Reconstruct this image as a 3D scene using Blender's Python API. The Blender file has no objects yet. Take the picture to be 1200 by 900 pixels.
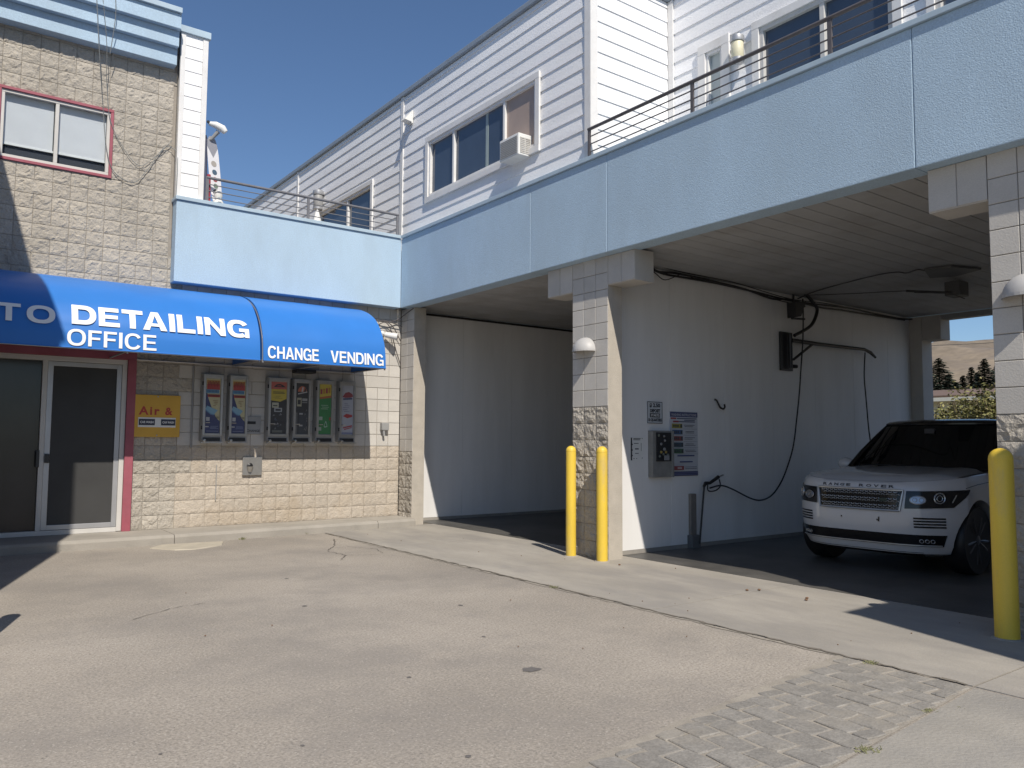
import bpy, bmesh, math, random
from mathutils import Vector, Matrix, noise
random.seed(7)
R = random.random
def U(a, b): return a + (b - a) * random.random()
SC = bpy.context.scene
COL = SC.collection
# ------------------------------------------------------------------ camera
f, cx, cy = 926.0, 600.0, 450.0
vx = Vector((1250, 75, f)).normalized()
vy = Vector((-690, 63, f)); vy = (vy - vx * vy.dot(vx)).normalized()
vz = vx.cross(vy)
if vz.y > 0: vz = -vz
rows = (vx, vy, vz)                       # world = rows . cam(x right, y down, z forward)
cr = Vector([r.x for r in rows]); cd = Vector([r.y for r in rows]); cf = Vector([r.z for r in rows])
cam = bpy.data.cameras.new('camera'); camo = bpy.data.objects.new('camera', cam); COL.objects.link(camo)
m = Matrix(((cr.x, -cd.x, -cf.x, 0), (cr.y, -cd.y, -cf.y, 0), (cr.z, -cd.z, -cf.z, 1.53), (0, 0, 0, 1)))
camo.matrix_world = m
cam.sensor_width = 36; cam.lens = f / 1200 * 36; cam.clip_end = 6000; cam.clip_start = 0.05
SC.camera = camo
# ------------------------------------------------------------------ world, sun, exposure
SUN = Vector((-0.2725, -0.884, 1.0)).normalized()
elev = math.asin(SUN.z)
w = bpy.data.worlds.new('World'); SC.world = w; w.use_nodes = True
nt = w.node_tree; bg = nt.nodes['Background']
sky = nt.nodes.new('ShaderNodeTexSky'); sky.sky_type = 'NISHITA'; sky.sun_disc = False
sky.sun_elevation = elev; sky.sun_rotation = math.atan2(SUN.x, SUN.y)
sky.air_density = 1.0; sky.dust_density = 0.3; sky.ozone_density = 6.0; sky.altitude = 300
nt.links.new(sky.outputs[0], bg.inputs[0]); bg.inputs[1].default_value = 0.108
sl = bpy.data.lights.new('sun', 'SUN'); sl.energy = 5.0; sl.angle = math.radians(0.53); sl.color = (1, .93, .82)
so = bpy.data.objects.new('sun', sl); COL.objects.link(so); so.location = (-5, -15, 25)
so.rotation_euler = SUN.to_track_quat('Z', 'Y').to_euler()
SC.view_settings.view_transform = 'Standard'; SC.view_settings.look = 'None'
SC.view_settings.exposure = 0.0; SC.view_settings.gamma = 1.0
SC.render.engine = 'CYCLES'
SC.cycles.max_bounces = 6

# ------------------------------------------------------------------ materials
def srgb(r, g, b):
    return tuple((c / 255 / 12.92 if c / 255 <= .04045 else ((c / 255 + .055) / 1.055) ** 2.4) for c in (r, g, b))
MATS = {}
def mat(name, col, rough=.8, var=.12, vscale=3.0, bump=0.0, bscale=60.0, metal=0.0, rnd=0.0, spec=.5,
        stain=None, stain_scale=1.2, stain_amt=.5, stain_lo=.5, speck=None, stretch=None, coat=0.0, fine=0.0, fscale=120, huerand=0.0, local=False):
    m = bpy.data.materials.new(name); m.use_nodes = True; nt = m.node_tree; N = nt.nodes; L = nt.links
    b = N['Principled BSDF']; b.inputs['Roughness'].default_value = rough; b.inputs['Metallic'].default_value = metal
    b.inputs['Specular IOR Level'].default_value = spec
    if coat: b.inputs['Coat Weight'].default_value = coat; b.inputs['Coat Roughness'].default_value = .04
    if local:
        pos = N.new('ShaderNodeTexCoord').outputs['Object']
    else:
        pos = N.new('ShaderNodeNewGeometry').outputs['Position']
    if stretch:
        mp = N.new('ShaderNodeMapping'); mp.inputs['Scale'].default_value = stretch; L.new(pos, mp.inputs[0]); vpos = mp.outputs[0]
    else: vpos = pos
    def nz(scale, detail=4, src=None, rgh=.55):
        n = N.new('ShaderNodeTexNoise'); n.inputs['Scale'].default_value = scale; n.inputs['Detail'].default_value = detail
        n.inputs['Roughness'].default_value = rgh; L.new(src or pos, n.inputs['Vector']); return n.outputs[0]
    def math_(op, a, b_=None):
        n = N.new('ShaderNodeMath'); n.operation = op
        for i, v in enumerate((a, b_)):
            if v is None: continue
            if isinstance(v, (int, float)): n.inputs[i].default_value = v
            else: L.new(v, n.inputs[i])
        return n.outputs[0]
    def ramp(src, lo, hi, a=0., c=1.):
        n = N.new('ShaderNodeMapRange'); L.new(src, n.inputs[0]); n.inputs[1].default_value = lo; n.inputs[2].default_value = hi
        n.inputs[3].default_value = a; n.inputs[4].default_value = c; return n.outputs[0]
    def mix(fac, a, c, mode='MIX'):
        n = N.new('ShaderNodeMix'); n.data_type = 'RGBA'; n.blend_type = mode
        if isinstance(fac, (int, float)): n.inputs[0].default_value = fac
        else: L.new(fac, n.inputs[0])
        for i, v in ((6, a), (7, c)):
            if isinstance(v, tuple): n.inputs[i].default_value = (*v[:3], 1)
            else: L.new(v, n.inputs[i])
        return n.outputs[2]
    def scale(colr, fac):
        n = N.new('ShaderNodeVectorMath'); n.operation = 'SCALE'; 
        if isinstance(colr, tuple): n.inputs[0].default_value = colr[:3]
        else: L.new(colr, n.inputs[0])
        L.new(fac, n.inputs['Scale']); return n.outputs[0]
    c = tuple(col)
    fac = ramp(nz(vscale, 5, vpos), .3, .7, 1 - var, 1 + var)
    c = scale(c, fac)
    if fine:
        c = scale(c, ramp(nz(fscale, 2), .3, .7, 1 - fine, 1 + fine))
    if rnd:
        oi = N.new('ShaderNodeObjectInfo').outputs['Random']; gi = N.new('ShaderNodeNewGeometry').outputs['Random Per Island']
        fr = math_('FRACT', math_('ADD', oi, gi))
        c = scale(c, ramp(fr, 0, 1, 1 - rnd, 1 + rnd))
        if huerand:
            fr2 = math_('FRACT', math_('MULTIPLY', fr, 7.31))
            c = mix(math_('MULTIPLY', fr2, huerand), c, (.40, .30, .17))
    if stain:
        for k, (sc_, sl_) in enumerate([(stain_scale, stain_lo), (stain_scale * 2.7, stain_lo + .06)]):
            s = ramp(nz(sc_, 6, vpos, .65), sl_, sl_ + .16, 0, stain_amt * (1 if k == 0 else .6))
            c = mix(s, c, stain)
    if speck:
        for sc_, lo, colr, amt in speck:
            v = N.new('ShaderNodeTexVoronoi'); v.inputs['Scale'].default_value = sc_; L.new(pos, v.inputs['Vector'])
            s = ramp(v.outputs['Distance'], lo, lo * .6, 0, amt)
            n2 = ramp(nz(sc_ * .37, 2), .48, .56, 0, 1)
            c = mix(math_('MULTIPLY', s, n2), c, colr)
    if isinstance(c, tuple): b.inputs['Base Color'].default_value = (*c, 1)
    else: L.new(c, b.inputs['Base Color'])
    if bump:
        bn = N.new('ShaderNodeBump'); bn.inputs['Strength'].default_value = min(1, bump); bn.inputs['Distance'].default_value = .6 / bscale
        L.new(nz(bscale, 3), bn.inputs['Height']); L.new(bn.outputs[0], b.inputs['Normal'])
    m['mix'] = 1; MATS[name] = m
    return m
def plain(name, col, rough=.5, metal=0, spec=.5, coat=0):
    return mat(name, col, rough, var=.05, vscale=4, metal=metal, spec=spec, coat=coat)

M_asph = mat('aggregate asphalt', (.318, .284, .245), .93, var=.17, vscale=.42, bump=.6, bscale=80, fine=.25, fscale=55,
             stain=(.225, .205, .185), stain_scale=.6, stain_amt=.65, stain_lo=.47,
             speck=[(75, .40, (.16, .145, .13), .65), (52, .34, (.46, .42, .37), .55), (21, .13, (.10, .09, .085), .8)])
M_conc = mat('apron concrete', (.33, .305, .27), .86, var=.13, vscale=1.0, bump=.25, bscale=50, fine=.05, fscale=90,
             stain=(.24, .225, .21), stain_scale=.6, stain_amt=.7, stain_lo=.46, stretch=(1.7, .7, 1))
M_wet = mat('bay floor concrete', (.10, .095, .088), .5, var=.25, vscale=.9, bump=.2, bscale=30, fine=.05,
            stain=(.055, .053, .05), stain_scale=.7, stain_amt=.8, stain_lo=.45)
M_conc2 = mat('side slab concrete', (.30, .28, .25), .88, var=.10, vscale=2.0, bump=.4, bscale=40, fine=.06, fscale=70,
              stain=(.24, .23, .22), stain_scale=.8, stain_amt=.5, stain_lo=.48)
M_kerb = mat('kerb concrete', (.325, .30, .265), .9, var=.1, vscale=2, bump=.4, bscale=60, fine=.07, stain=(.25, .235, .21), stain_scale=1.6, stain_amt=.5)
M_sand = mat('joint sand', (.30, .27, .23), .95, var=.15, vscale=6, bump=.6, bscale=120, fine=.15, fscale=150)
M_paver = mat('paver', (.235, .22, .20), .92, var=.14, vscale=9, bump=.6, bscale=80, fine=.16, fscale=60, rnd=.10, stain=(.33, .295, .245), stain_scale=2.2, stain_amt=.55, stain_lo=.52)
M_blk = mat('taupe split block', (.41, .375, .325), .93, var=.08, vscale=2.2, bump=1, bscale=42, fine=.10, fscale=50, rnd=.07, stain=(.29, .265, .225), stain_scale=1.3, stain_amt=.5, stain_lo=.52)
M_blkc = mat('cream painted block', (.46, .405, .34), .9, var=.08, vscale=2.2, bump=.9, bscale=45, fine=.09, fscale=45, rnd=.06, stain=(.37, .30, .22), stain_scale=1.1, stain_amt=.6, stain_lo=.48)
M_blks = mat('smooth grey block', (.50, .475, .44), .9, var=.05, vscale=4, bump=.3, bscale=80, fine=.05, fscale=90, rnd=.06)
M_mort = mat('mortar', (.30, .27, .235), .95, var=.1, vscale=8, bump=.3)
M_mortd = mat('dark joint', (.16, .145, .125), .95, var=.1, vscale=8)
M_jamb = mat('cast concrete jamb', (.43, .39, .335), .9, var=.08, vscale=6, bump=.5, bscale=70, fine=.1, fscale=110)
M_stucb = mat('blue stucco', (.40, .525, .645), .9, var=.06, vscale=1.2, bump=.6, bscale=85, fine=.10, fscale=60, stain=(.36, .46, .55), stain_scale=1.3, stain_amt=.38, stain_lo=.47, stretch=(1, 1, .4))
M_coping = mat('blue grey coping', (.40, .50, .58), .45, var=.07, vscale=3)
M_white = mat('white painted siding', (.84, .84, .85), .72, var=.04, vscale=2.2, bump=.35, bscale=50, stretch=(1, .35, 1.6), fine=.05, fscale=45, rnd=.03, stain=(.60, .60, .62), stain_scale=1.6, stain_amt=.35, stain_lo=.52)
M_trim = mat('white trim', (.72, .71, .70), .6, var=.05, vscale=5, stain=(.55, .50, .45), stain_scale=3, stain_amt=.3, stain_lo=.56)
M_bay = mat('white bay wall', (.74, .73, .72), .55, var=.05, vscale=1.2, stain=(.60, .59, .57), stain_scale=1.1, stain_amt=.25, stain_lo=.5, stretch=(2.2, 2.2, .35))
M_ceil = mat('ceiling board', (.37, .37, .37), .8, var=.10, vscale=1.5, rnd=.06, stain=(.28, .26, .24), stain_scale=1.2, stain_amt=.5)
M_awn = mat('blue awning vinyl', (.03, .175, .54), .42, var=.05, vscale=1.2, spec=.35)
M_lett = plain('white lettering', (.82, .82, .82), .5)
M_red = mat('maroon paint', (.32, .085, .115), .6, var=.1, vscale=5, stain=(.30, .05, .07), stain_scale=4, stain_amt=.4)
M_alu = plain('white aluminium', (.56, .545, .52), .45)
M_alu2 = plain('mill aluminium', (.42, .42, .43), .4, metal=.5)
M_yel = mat('yellow paint', (.72, .50, .055), .5, var=.06, vscale=6, stain=(.50, .38, .17), stain_scale=4, stain_amt=.6, stain_lo=.52, fine=.04, stretch=(1, 1, .3))
M_steel = mat('stainless', (.45, .44, .42), .38, metal=.8, var=.08, vscale=9)
M_rail = mat('brown rail paint', (.105, .095, .098), .5, var=.15, vscale=10)
M_rail2 = mat('grey rail paint', (.15, .15, .165), .5, var=.12, vscale=10)
M_blk_r = plain('black rubber', (.012, .012, .013), .5)
M_blkm = plain('black metal', (.02, .02, .022), .45)
M_grey = plain('grey plastic', (.30, .30, .30), .5)
M_lampg = plain('grey lamp enamel', (.44, .43, .42), .5)
M_glassd = mat('dark glass', (.022, .026, .032), .05, var=.2, vscale=1, spec=.8)
M_blue_roof = plain('roof edge metal', (.25, .29, .34), .4)
M_cream = plain('cream lantern', (.66, .62, .45), .5)
M_offw = plain('off white', (.72, .72, .70), .5)

# colours used for print, dimmed for shade and greyed for haze
PR = {}
def pr(r, g, b):
    k = (r, g, b)
    if k not in PR: PR[k] = mat('print %d %d %d' % k, tuple(.50 * q + .045 for q in srgb(r, g, b)), .5, var=.04, vscale=20)
    return PR[k]

# ------------------------------------------------------------------ mesh helpers
class MB:
    def __init__(s): s.v = []; s.f = []; s.m = []; s.mi = 0
    def q(s, *pts):
        i = len(s.v); s.v += [tuple(p) for p in pts]; s.f.append(tuple(range(i, i + len(pts)))); s.m.append(s.mi); return s
    def box(s, x0, x1, y0, y1, z0, z1):
        if x0 > x1: x0, x1 = x1, x0
        if y0 > y1: y0, y1 = y1, y0
        if z0 > z1: z0, z1 = z1, z0
        i = len(s.v)
        s.v += [(x0, y0, z0), (x1, y0, z0), (x1, y1, z0), (x0, y1, z0), (x0, y0, z1), (x1, y0, z1), (x1, y1, z1), (x0, y1, z1)]
        for a in ((0, 3, 2, 1), (4, 5, 6, 7), (0, 1, 5, 4), (1, 2, 6, 5), (2, 3, 7, 6), (3, 0, 4, 7)):
            s.f.append(tuple(i + k for k in a)); s.m.append(s.mi)
        return s
    def tube(s, pts, r, n=8, cap=True):
        pts = [Vector(p) for p in pts]; rr = r if isinstance(r, (list, tuple)) else [r] * len(pts)
        base = len(s.v); up = None
        for k, p in enumerate(pts):
            d = (pts[min(k + 1, len(pts) - 1)] - pts[max(k - 1, 0)])
            if d.length < 1e-9: d = Vector((0, 0, 1))
            d.normalize()
            if up is None:
                up = Vector((0, 0, 1)) if abs(d.z) < .9 else Vector((1, 0, 0))
            a = d.cross(up)
            if a.length < 1e-6: a = d.orthogonal()
            a.normalize(); b = a.cross(d).normalized(); up = b
            for j in range(n):
                t = 2 * math.pi * j / n; s.v.append(tuple(p + (a * math.cos(t) + b * math.sin(t)) * rr[k]))
        for k in range(len(pts) - 1):
            for j in range(n):
                a0 = base + k * n + j; a1 = base + k * n + (j + 1) % n
                s.f.append((a0, a1, a1 + n, a0 + n)); s.m.append(s.mi)
        if cap:
            s.f.append(tuple(base + j for j in range(n))[::-1]); s.m.append(s.mi)
            e = base + (len(pts) - 1) * n; s.f.append(tuple(e + j for j in range(n))); s.m.append(s.mi)
        return s
    def lathe(s, prof, c, ax='z', n=20):           # prof: (r, h)
        base = len(s.v)
        for r, h in prof:
            for j in range(n):
                t = 2 * math.pi * j / n; a, b = r * math.cos(t), r * math.sin(t)
                p = (a, b, h) if ax == 'z' else ((h, a, b) if ax == 'x' else (a, h, b))
                s.v.append((p[0] + c[0], p[1] + c[1], p[2] + c[2]))
        for k in range(len(prof) - 1):
            for j in range(n):
                a0 = base + k * n + j; a1 = base + k * n + (j + 1) % n
                s.f.append((a0, a1, a1 + n, a0 + n)); s.m.append(s.mi)
        s.f.append(tuple(base + j for j in range(n))[::-1]); s.m.append(s.mi)
        e = base + (len(prof) - 1) * n; s.f.append(tuple(e + j for j in range(n))); s.m.append(s.mi)
        return s
    def grid(s, fn, nu, nv, closed_u=False):
        base = len(s.v)
        for j in range(nv + 1):
            for i in range(nu + 1): s.v.append(tuple(fn(i / nu, j / nv)))
        for j in range(nv):
            for i in range(nu):
                a = base + j * (nu + 1) + i; s.f.append((a, a + 1, a + nu + 2, a + nu + 1)); s.m.append(s.mi)
        return s
    def mesh(s, name, mats, smooth=False, bevel=0, off=None, fixn=True, segs=2):
        me = bpy.data.meshes.new(name)
        vs = s.v if off is None else [(a - off[0], b - off[1], c - off[2]) for a, b, c in s.v]
        me.from_pydata(vs, [], s.f)
        for mm in (mats if isinstance(mats, (list, tuple)) else [mats]): me.materials.append(mm)
        for p, mi in zip(me.polygons, s.m): p.material_index = mi
        if fixn or bevel:
            bm = bmesh.new(); bm.from_mesh(me)
            if bevel: bmesh.ops.bevel(bm, geom=list(bm.edges), offset=bevel, segments=segs, profile=.6, affect='EDGES', clamp_overlap=True)
            if fixn: bmesh.ops.recalc_face_normals(bm, faces=bm.faces)
            bm.to_mesh(me); bm.free()
        if smooth:
            for p in me.polygons: p.use_smooth = True
            if smooth != 'all': me.set_sharp_from_angle(angle=math.radians(40))
        return me
ROOT = {}
def tag(o, label=None, cat=None, group=None, kind=None):
    if label: o['label'] = label
    if cat: o['category'] = cat
    if group: o['group'] = group
    if kind: o['kind'] = kind
    return o
def thing(name, loc, label, cat, group=None, rz=0):
    o = bpy.data.objects.new(name, None); COL.objects.link(o); o.location = loc; o.rotation_euler = (0, 0, rz); o.empty_display_size = .1
    ROOT[o.name] = Vector(loc); return tag(o, label, cat, group)
def off_of(p):
    while p.parent is not None: p = p.parent
    return ROOT.get(p.name, Vector((0, 0, 0)))
FIT = 0
def part(name, mb, mats, parent=None, smooth=False, bevel=0, local=False, fixn=True, segs=2, **kw):
    if FIT: mb.v = [(a * FIT, b + .18, 1.53 + (c - 1.53) * FIT) for a, b, c in mb.v]
    off = None
    if parent is not None and not local: off = off_of(parent)
    me = mb.mesh(name, mats, smooth, bevel, off, fixn, segs)
    o = bpy.data.objects.new(name, me); COL.objects.link(o)
    if parent is not None: o.parent = parent
    else: ROOT[o.name] = Vector((0, 0, 0))
    return tag(o, **kw)
def bxp(name, b, mats, parent=None, bevel=0, **kw): return part(name, MB().box(*b), mats, parent, bevel=bevel, **kw)

# text
_tc = {}
def text_mesh(s, bold=0.0, sx=1.0, spacing=1.0):
    k = (s, bold, spacing)
    if k not in _tc:
        cu = bpy.data.curves.new('t', 'FONT'); cu.body = s; cu.size = 1; cu.offset = bold; cu.space_character = spacing; cu.resolution_u = 3; cu.fill_mode = 'FRONT'
        o = bpy.data.objects.new('t', cu); COL.objects.link(o)
        dg = bpy.context.evaluated_depsgraph_get(); dg.update(); me = bpy.data.meshes.new_from_object(o.evaluated_get(dg))
        vs = [v.co[:2] for v in me.vertices]; fs = [tuple(p.vertices) for p in me.polygons]
        bpy.data.objects.remove(o); bpy.data.curves.remove(cu); bpy.data.meshes.remove(me)
        x0 = min(v[0] for v in vs); x1 = max(v[0] for v in vs); y0 = min(v[1] for v in vs); y1 = max(v[1] for v in vs)
        vs = [((x - x0) / (x1 - x0), (y - y0) / (y1 - y0)) for x, y in vs]
        _tc[k] = (vs, fs)
    return _tc[k]
def add_text(mb, s, fn, bold=0.02, spacing=1.0, cuts=0, raw=None):
    """fn maps (u,v) in 0..1 to a point"""
    vs, fs = raw or text_mesh(s, bold, spacing=spacing)
    bm = bmesh.new(); bv = [bm.verts.new((a, b, 0)) for a, b in vs]
    for q in fs:
        try: bm.faces.new([bv[i] for i in q])
        except ValueError: pass
    bmesh.ops.remove_doubles(bm, verts=bm.verts, dist=1e-5)
    for c in range(1, cuts + 1):
        bmesh.ops.bisect_plane(bm, geom=list(bm.verts) + list(bm.edges) + list(bm.faces), plane_co=(0, c / (cuts + 1), 0), plane_no=(0, 1, 0))
    base = len(mb.v); bm.verts.index_update()
    for v in bm.verts: mb.v.append(tuple(fn(v.co.x, v.co.y)))
    for q in bm.faces: mb.f.append(tuple(base + v.index for v in q.verts)); mb.m.append(mb.mi)
    bm.free()
def glyph(ch, T=.21, S=.185):
    Q = []
    def rect(a, b, c, d): Q.append([(a, c), (b, c), (b, d), (a, d)])
    def arc(cx_, cy_, rx, ry, a0, a1, n=22, tx=T, ty=S, e=2.35):
        def P(a, qx, qy):
            c_, s_ = math.cos(a), math.sin(a); return (cx_ + qx * math.copysign(abs(c_) ** (2 / e), c_), cy_ + qy * math.copysign(abs(s_) ** (2 / e), s_))
        for k in range(n):
            u, v = a0 + (a1 - a0) * k / n, a0 + (a1 - a0) * (k + 1) / n
            Q.append([P(u, rx - tx, ry - ty), P(u, rx, ry), P(v, rx, ry), P(v, rx - tx, ry - ty)])
    pi = math.pi
    if ch == 'I': w_ = T; rect(0, T, 0, 1)
    elif ch == 'L': w_ = .74; rect(0, T, 0, 1); rect(T, w_, 0, S)
    elif ch == 'E': w_ = .78; rect(0, T, 0, 1); rect(T, w_, 0, S); rect(T, w_ - .03, 1 - S, 1); rect(T, w_ - .07, .5 - S * .42, .5 + S * .5)
    elif ch == 'F': w_ = .72; rect(0, T, 0, 1); rect(T, w_, 1 - S, 1); rect(T, w_ - .07, .5 - S * .5, .5 + S * .42)
    elif ch == 'T': w_ = .80; rect(.4 - T / 2, .4 + T / 2, 0, 1 - S); rect(0, w_, 1 - S, 1)
    elif ch == 'H': w_ = .86; rect(0, T, 0, 1); rect(w_ - T, w_, 0, 1); rect(T, w_ - T, .5 - S / 2, .5 + S / 2)
    elif ch == 'N': w_ = .88; rect(0, T * .95, 0, 1); rect(w_ - T * .95, w_, 0, 1); Q.append([(T * .95, .66), (T * .95, 1), (w_ - T * .95, .34), (w_ - T * .95, 0)])
    elif ch == 'A':
        w_ = .96; t = T * 1.12; h = .98; Q.append([(0, 0), (t, 0), (w_ / 2, .80), (w_ / 2 - t * .55, 1)]); Q.append([(w_ - t, 0), (w_, 0), (w_ / 2 + t * .55, 1), (w_ / 2, .80)]); Q.append([(w_ / 2 - t * .55, 1), (w_ / 2, .80), (w_ / 2 + t * .55, 1)])
        Q.append([(.27, .21), (w_ - .27, .21), (w_ - .335, .37), (.335, .37)])
    elif ch == 'V': w_ = .90; t = T * 1.12; Q.append([(0, 1), (t, 1), (w_ / 2, .22), (w_ / 2 - t * .5, 0)]); Q.append([(w_ - t, 1), (w_, 1), (w_ / 2 + t * .5, 0), (w_ / 2, .22)]); Q.append([(w_ / 2 - t * .5, 0), (w_ / 2 + t * .5, 0), (w_ / 2, .22)])
    elif ch == 'O': w_ = 1.0; arc(.5, .5, .5, .515, 0, 2 * pi, 40)
    elif ch == 'U': w_ = .86; rect(0, T, .42, 1); rect(w_ - T, w_, .42, 1); arc(w_ / 2, .42, w_ / 2, .435, pi, 2 * pi)
    elif ch == 'D': w_ = .88; rect(0, T, 0, 1); rect(T, .42, 0, S); rect(T, .42, 1 - S, 1); arc(.42, .5, w_ - .42, .5, -pi / 2, pi / 2)
    elif ch == 'C': w_ = .94; arc(.48, .5, .48, .515, pi * .16, pi * 1.84, 36)
    elif ch == 'G': w_ = .96; arc(.48, .5, .48, .515, pi * .16, pi * 1.72, 36); rect(w_ - T * .85, w_, 0, .52); rect(.52, w_ - T * .85, .52 - S * .9, .52)
    else: w_ = .3
    return Q, w_
def sign_text(word, T=.21, S=.185, gap=.10, stretch=1.0):
    vs, fs, x = [], [], 0.0
    for n_, ch in enumerate(word):
        Q, w_ = glyph(ch, T / stretch, S)
        if n_ and word[n_ - 1] + ch in ('TA', 'AT'): x -= .10
        for q in Q: fs.append(tuple(range(len(vs), len(vs) + len(q)))); vs += [(x + a, b) for a, b in q]
        x += w_ + gap
    x -= gap
    return [(a / x, b) for a, b in vs], fs
def add_sign(mb, word, fn, cuts=7, **kw): add_text(mb, None, fn, cuts=cuts, raw=sign_text(word, **kw))
def txy(x0, x1, z0, z1, y):   # text on a wall facing -Y
    return lambda u, v: (x0 + u * (x1 - x0), y, z0 + v * (z1 - z0))

# ================================================================== GROUND
g = MB().q((-1500, -1500, -.06), (3000, -1500, -.06), (3000, 2500, -.06), (-1500, 2500, -.06))
M_dirt = mat('dry ground', (.27, .22, .14), .95, var=.2, vscale=.05, stain=(.14, .15, .07), stain_scale=.02, stain_amt=.6)
part('ground', g, M_dirt, kind='structure')
# asphalt: yard sheet, gently uneven
def asph_z(x, y): return 0.0
g = MB().q((-30, -30, 0), (5.4, -30, 0), (5.4, 12.6, 0), (-30, 12.6, 0))
asph = part('asphalt_yard', g, M_asph, kind='structure')
# oil spots and cracks as real thin marks on the asphalt
M_spot = mat('old oil spot', (.13, .12, .115), .8, var=.2, vscale=20)
def blob(mb, x, y, rx, ry, z, rot=0, n=14):
    pts = []
    for k in range(n):
        t = 2 * math.pi * k / n; r = U(.7, 1.15)
        a, b = rx * r * math.cos(t), ry * r * math.sin(t)
        pts.append((x + a * math.cos(rot) - b * math.sin(rot), y + a * math.sin(rot) + b * math.cos(rot), z))
    mb.q(*pts)
g = MB()
blob(g, 3.35, 4.28, .075, .065, .003)
for (x, y, r) in ((2.6, 4.6, .018), (1.6, 3.9, .014), (2.2, 3.3, .02), (3.6, 5.2, .02), (1.3, 3.0, .015), (4.1, 6.3, .03), (2.9, 7.1, .03), (3.3, 8.6, .03), (1.9, 2.9, .02), (1.0, 4.2, .012)):
    blob(g, x, y, r, r * .8, .003, R() * 3)
part('oil_spot', g, M_spot, asph, local=True, kind='stuff')
def crack(mb, pts, wd, z=.0035, seg=.05):
    P = [Vector((a, b, z)) for a, b in pts]; out = []
    for a, b in zip(P, P[1:]):
        n = max(2, int((b - a).length / seg))
        for k in range(n):
            q = a.lerp(b, k / n); out.append(q + Vector((U(-1, 1), U(-1, 1), 0)) * .018)
    out.append(P[-1])
    for k in range(len(out) - 1):
        a, b = out[k], out[k + 1]; d = (b - a); nn = Vector((-d.y, d.x, 0)).normalized()
        w0 = wd * U(.3, 1); mb.q(a - nn * w0, b - nn * w0, b + nn * w0, a + nn * w0)
g = MB()
crack(g, [(4.9, 10.9), (4.55, 10.4), (4.6, 9.9), (4.35, 9.5)], .008); crack(g, [(4.6, 9.9), (4.95, 9.7)], .005)
crack(g, [(1.5, 7.4), (1.9, 7.7), (2.2, 7.75)], .005); crack(g, [(5.2, 11.6), (4.9, 10.9)], .01)
crack(g, [(5.0, 10.7), (5.2, 10.2), (5.1, 9.8)], .006)
part('crack', g, plain('dark crack', (.10, .09, .08), .95), asph, local=True, kind='stuff')  # dark strips laid flat along the crack lines
# concrete apron slabs and bay floor
apr = thing('concrete_apron', (5.4, 7, 0), None, None); apr['kind'] = 'structure'
def slab(x0, x1, y0, y1, matl, name='slab', z=.006):
    mb = MB(); n = max(2, int((y1 - y0) / .25)); zz = z
    # slightly ragged front edge, real 12 cm thick slab sunk in the ground
    left = [(x0 + (U(-.012, .012) if x0 < 5.5 else 0), y0 + .008 + (y1 - y0 - .016) * k / n) for k in range(n + 1)]
    top = [(a, b, zz) for a, b in left]
    mb.q(*([(x1 - .004, y0 + .008, zz)] + [(x1 - .004, y1 - .008, zz)] + top[::-1]))
    for a, b in zip(top, top[1:]): mb.q(a, b, (b[0], b[1], -.1), (a[0], a[1], -.1))
    mb.q((x0, y0 + .008, zz), (x1, y0 + .008, zz), (x1, y0 + .008, -.1), (x0, y0 + .008, -.1))
    mb.q((x0, y1 - .008, zz), (x1, y1 - .008, zz), (x1, y1 - .008, -.1), (x0, y1 - .008, -.1))
    return part(name, mb, matl, apr)
ys = [-14, -9.5, -5, -1, 2.36, 5.13, 7.8, 10.3, 12.69]
for a, b in zip(ys, ys[1:]):
    slab(5.4, 7.62, a, b, M_conc)
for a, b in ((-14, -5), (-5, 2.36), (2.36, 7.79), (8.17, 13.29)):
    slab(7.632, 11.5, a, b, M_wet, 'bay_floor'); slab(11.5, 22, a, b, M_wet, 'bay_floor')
g = MB().q((5.38, -14, -.001), (22, -14, -.001), (22, 13.3, -.001), (5.38, 13.1, -.001)); part('joint_bed', g, M_mortd, apr)
# dirt line along the apron edge
g = MB(); crack(g, [(5.395, 12.4), (5.39, 2.4)], .022, z=.009, seg=.08); part('edge_dirt', g, plain('dirt in joint', (.17, .15, .125), .95), apr, kind='stuff')
g = MB(); crack(g, [(5.375, 12.0), (5.37, 3.2)], .03, z=.004, seg=.1); part('edge_sand', g, M_sand, apr, kind='stuff')
# right-hand slab in front of the pavers
ss = MB()
ss.q((5.36, 2.34, .005), (3.75, 2.19, .005), (-8, 1.1, .005), (-8, -14, .005), (5.37, -14, .005))
part('side_slab', ss, M_conc2, kind='structure')
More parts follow.
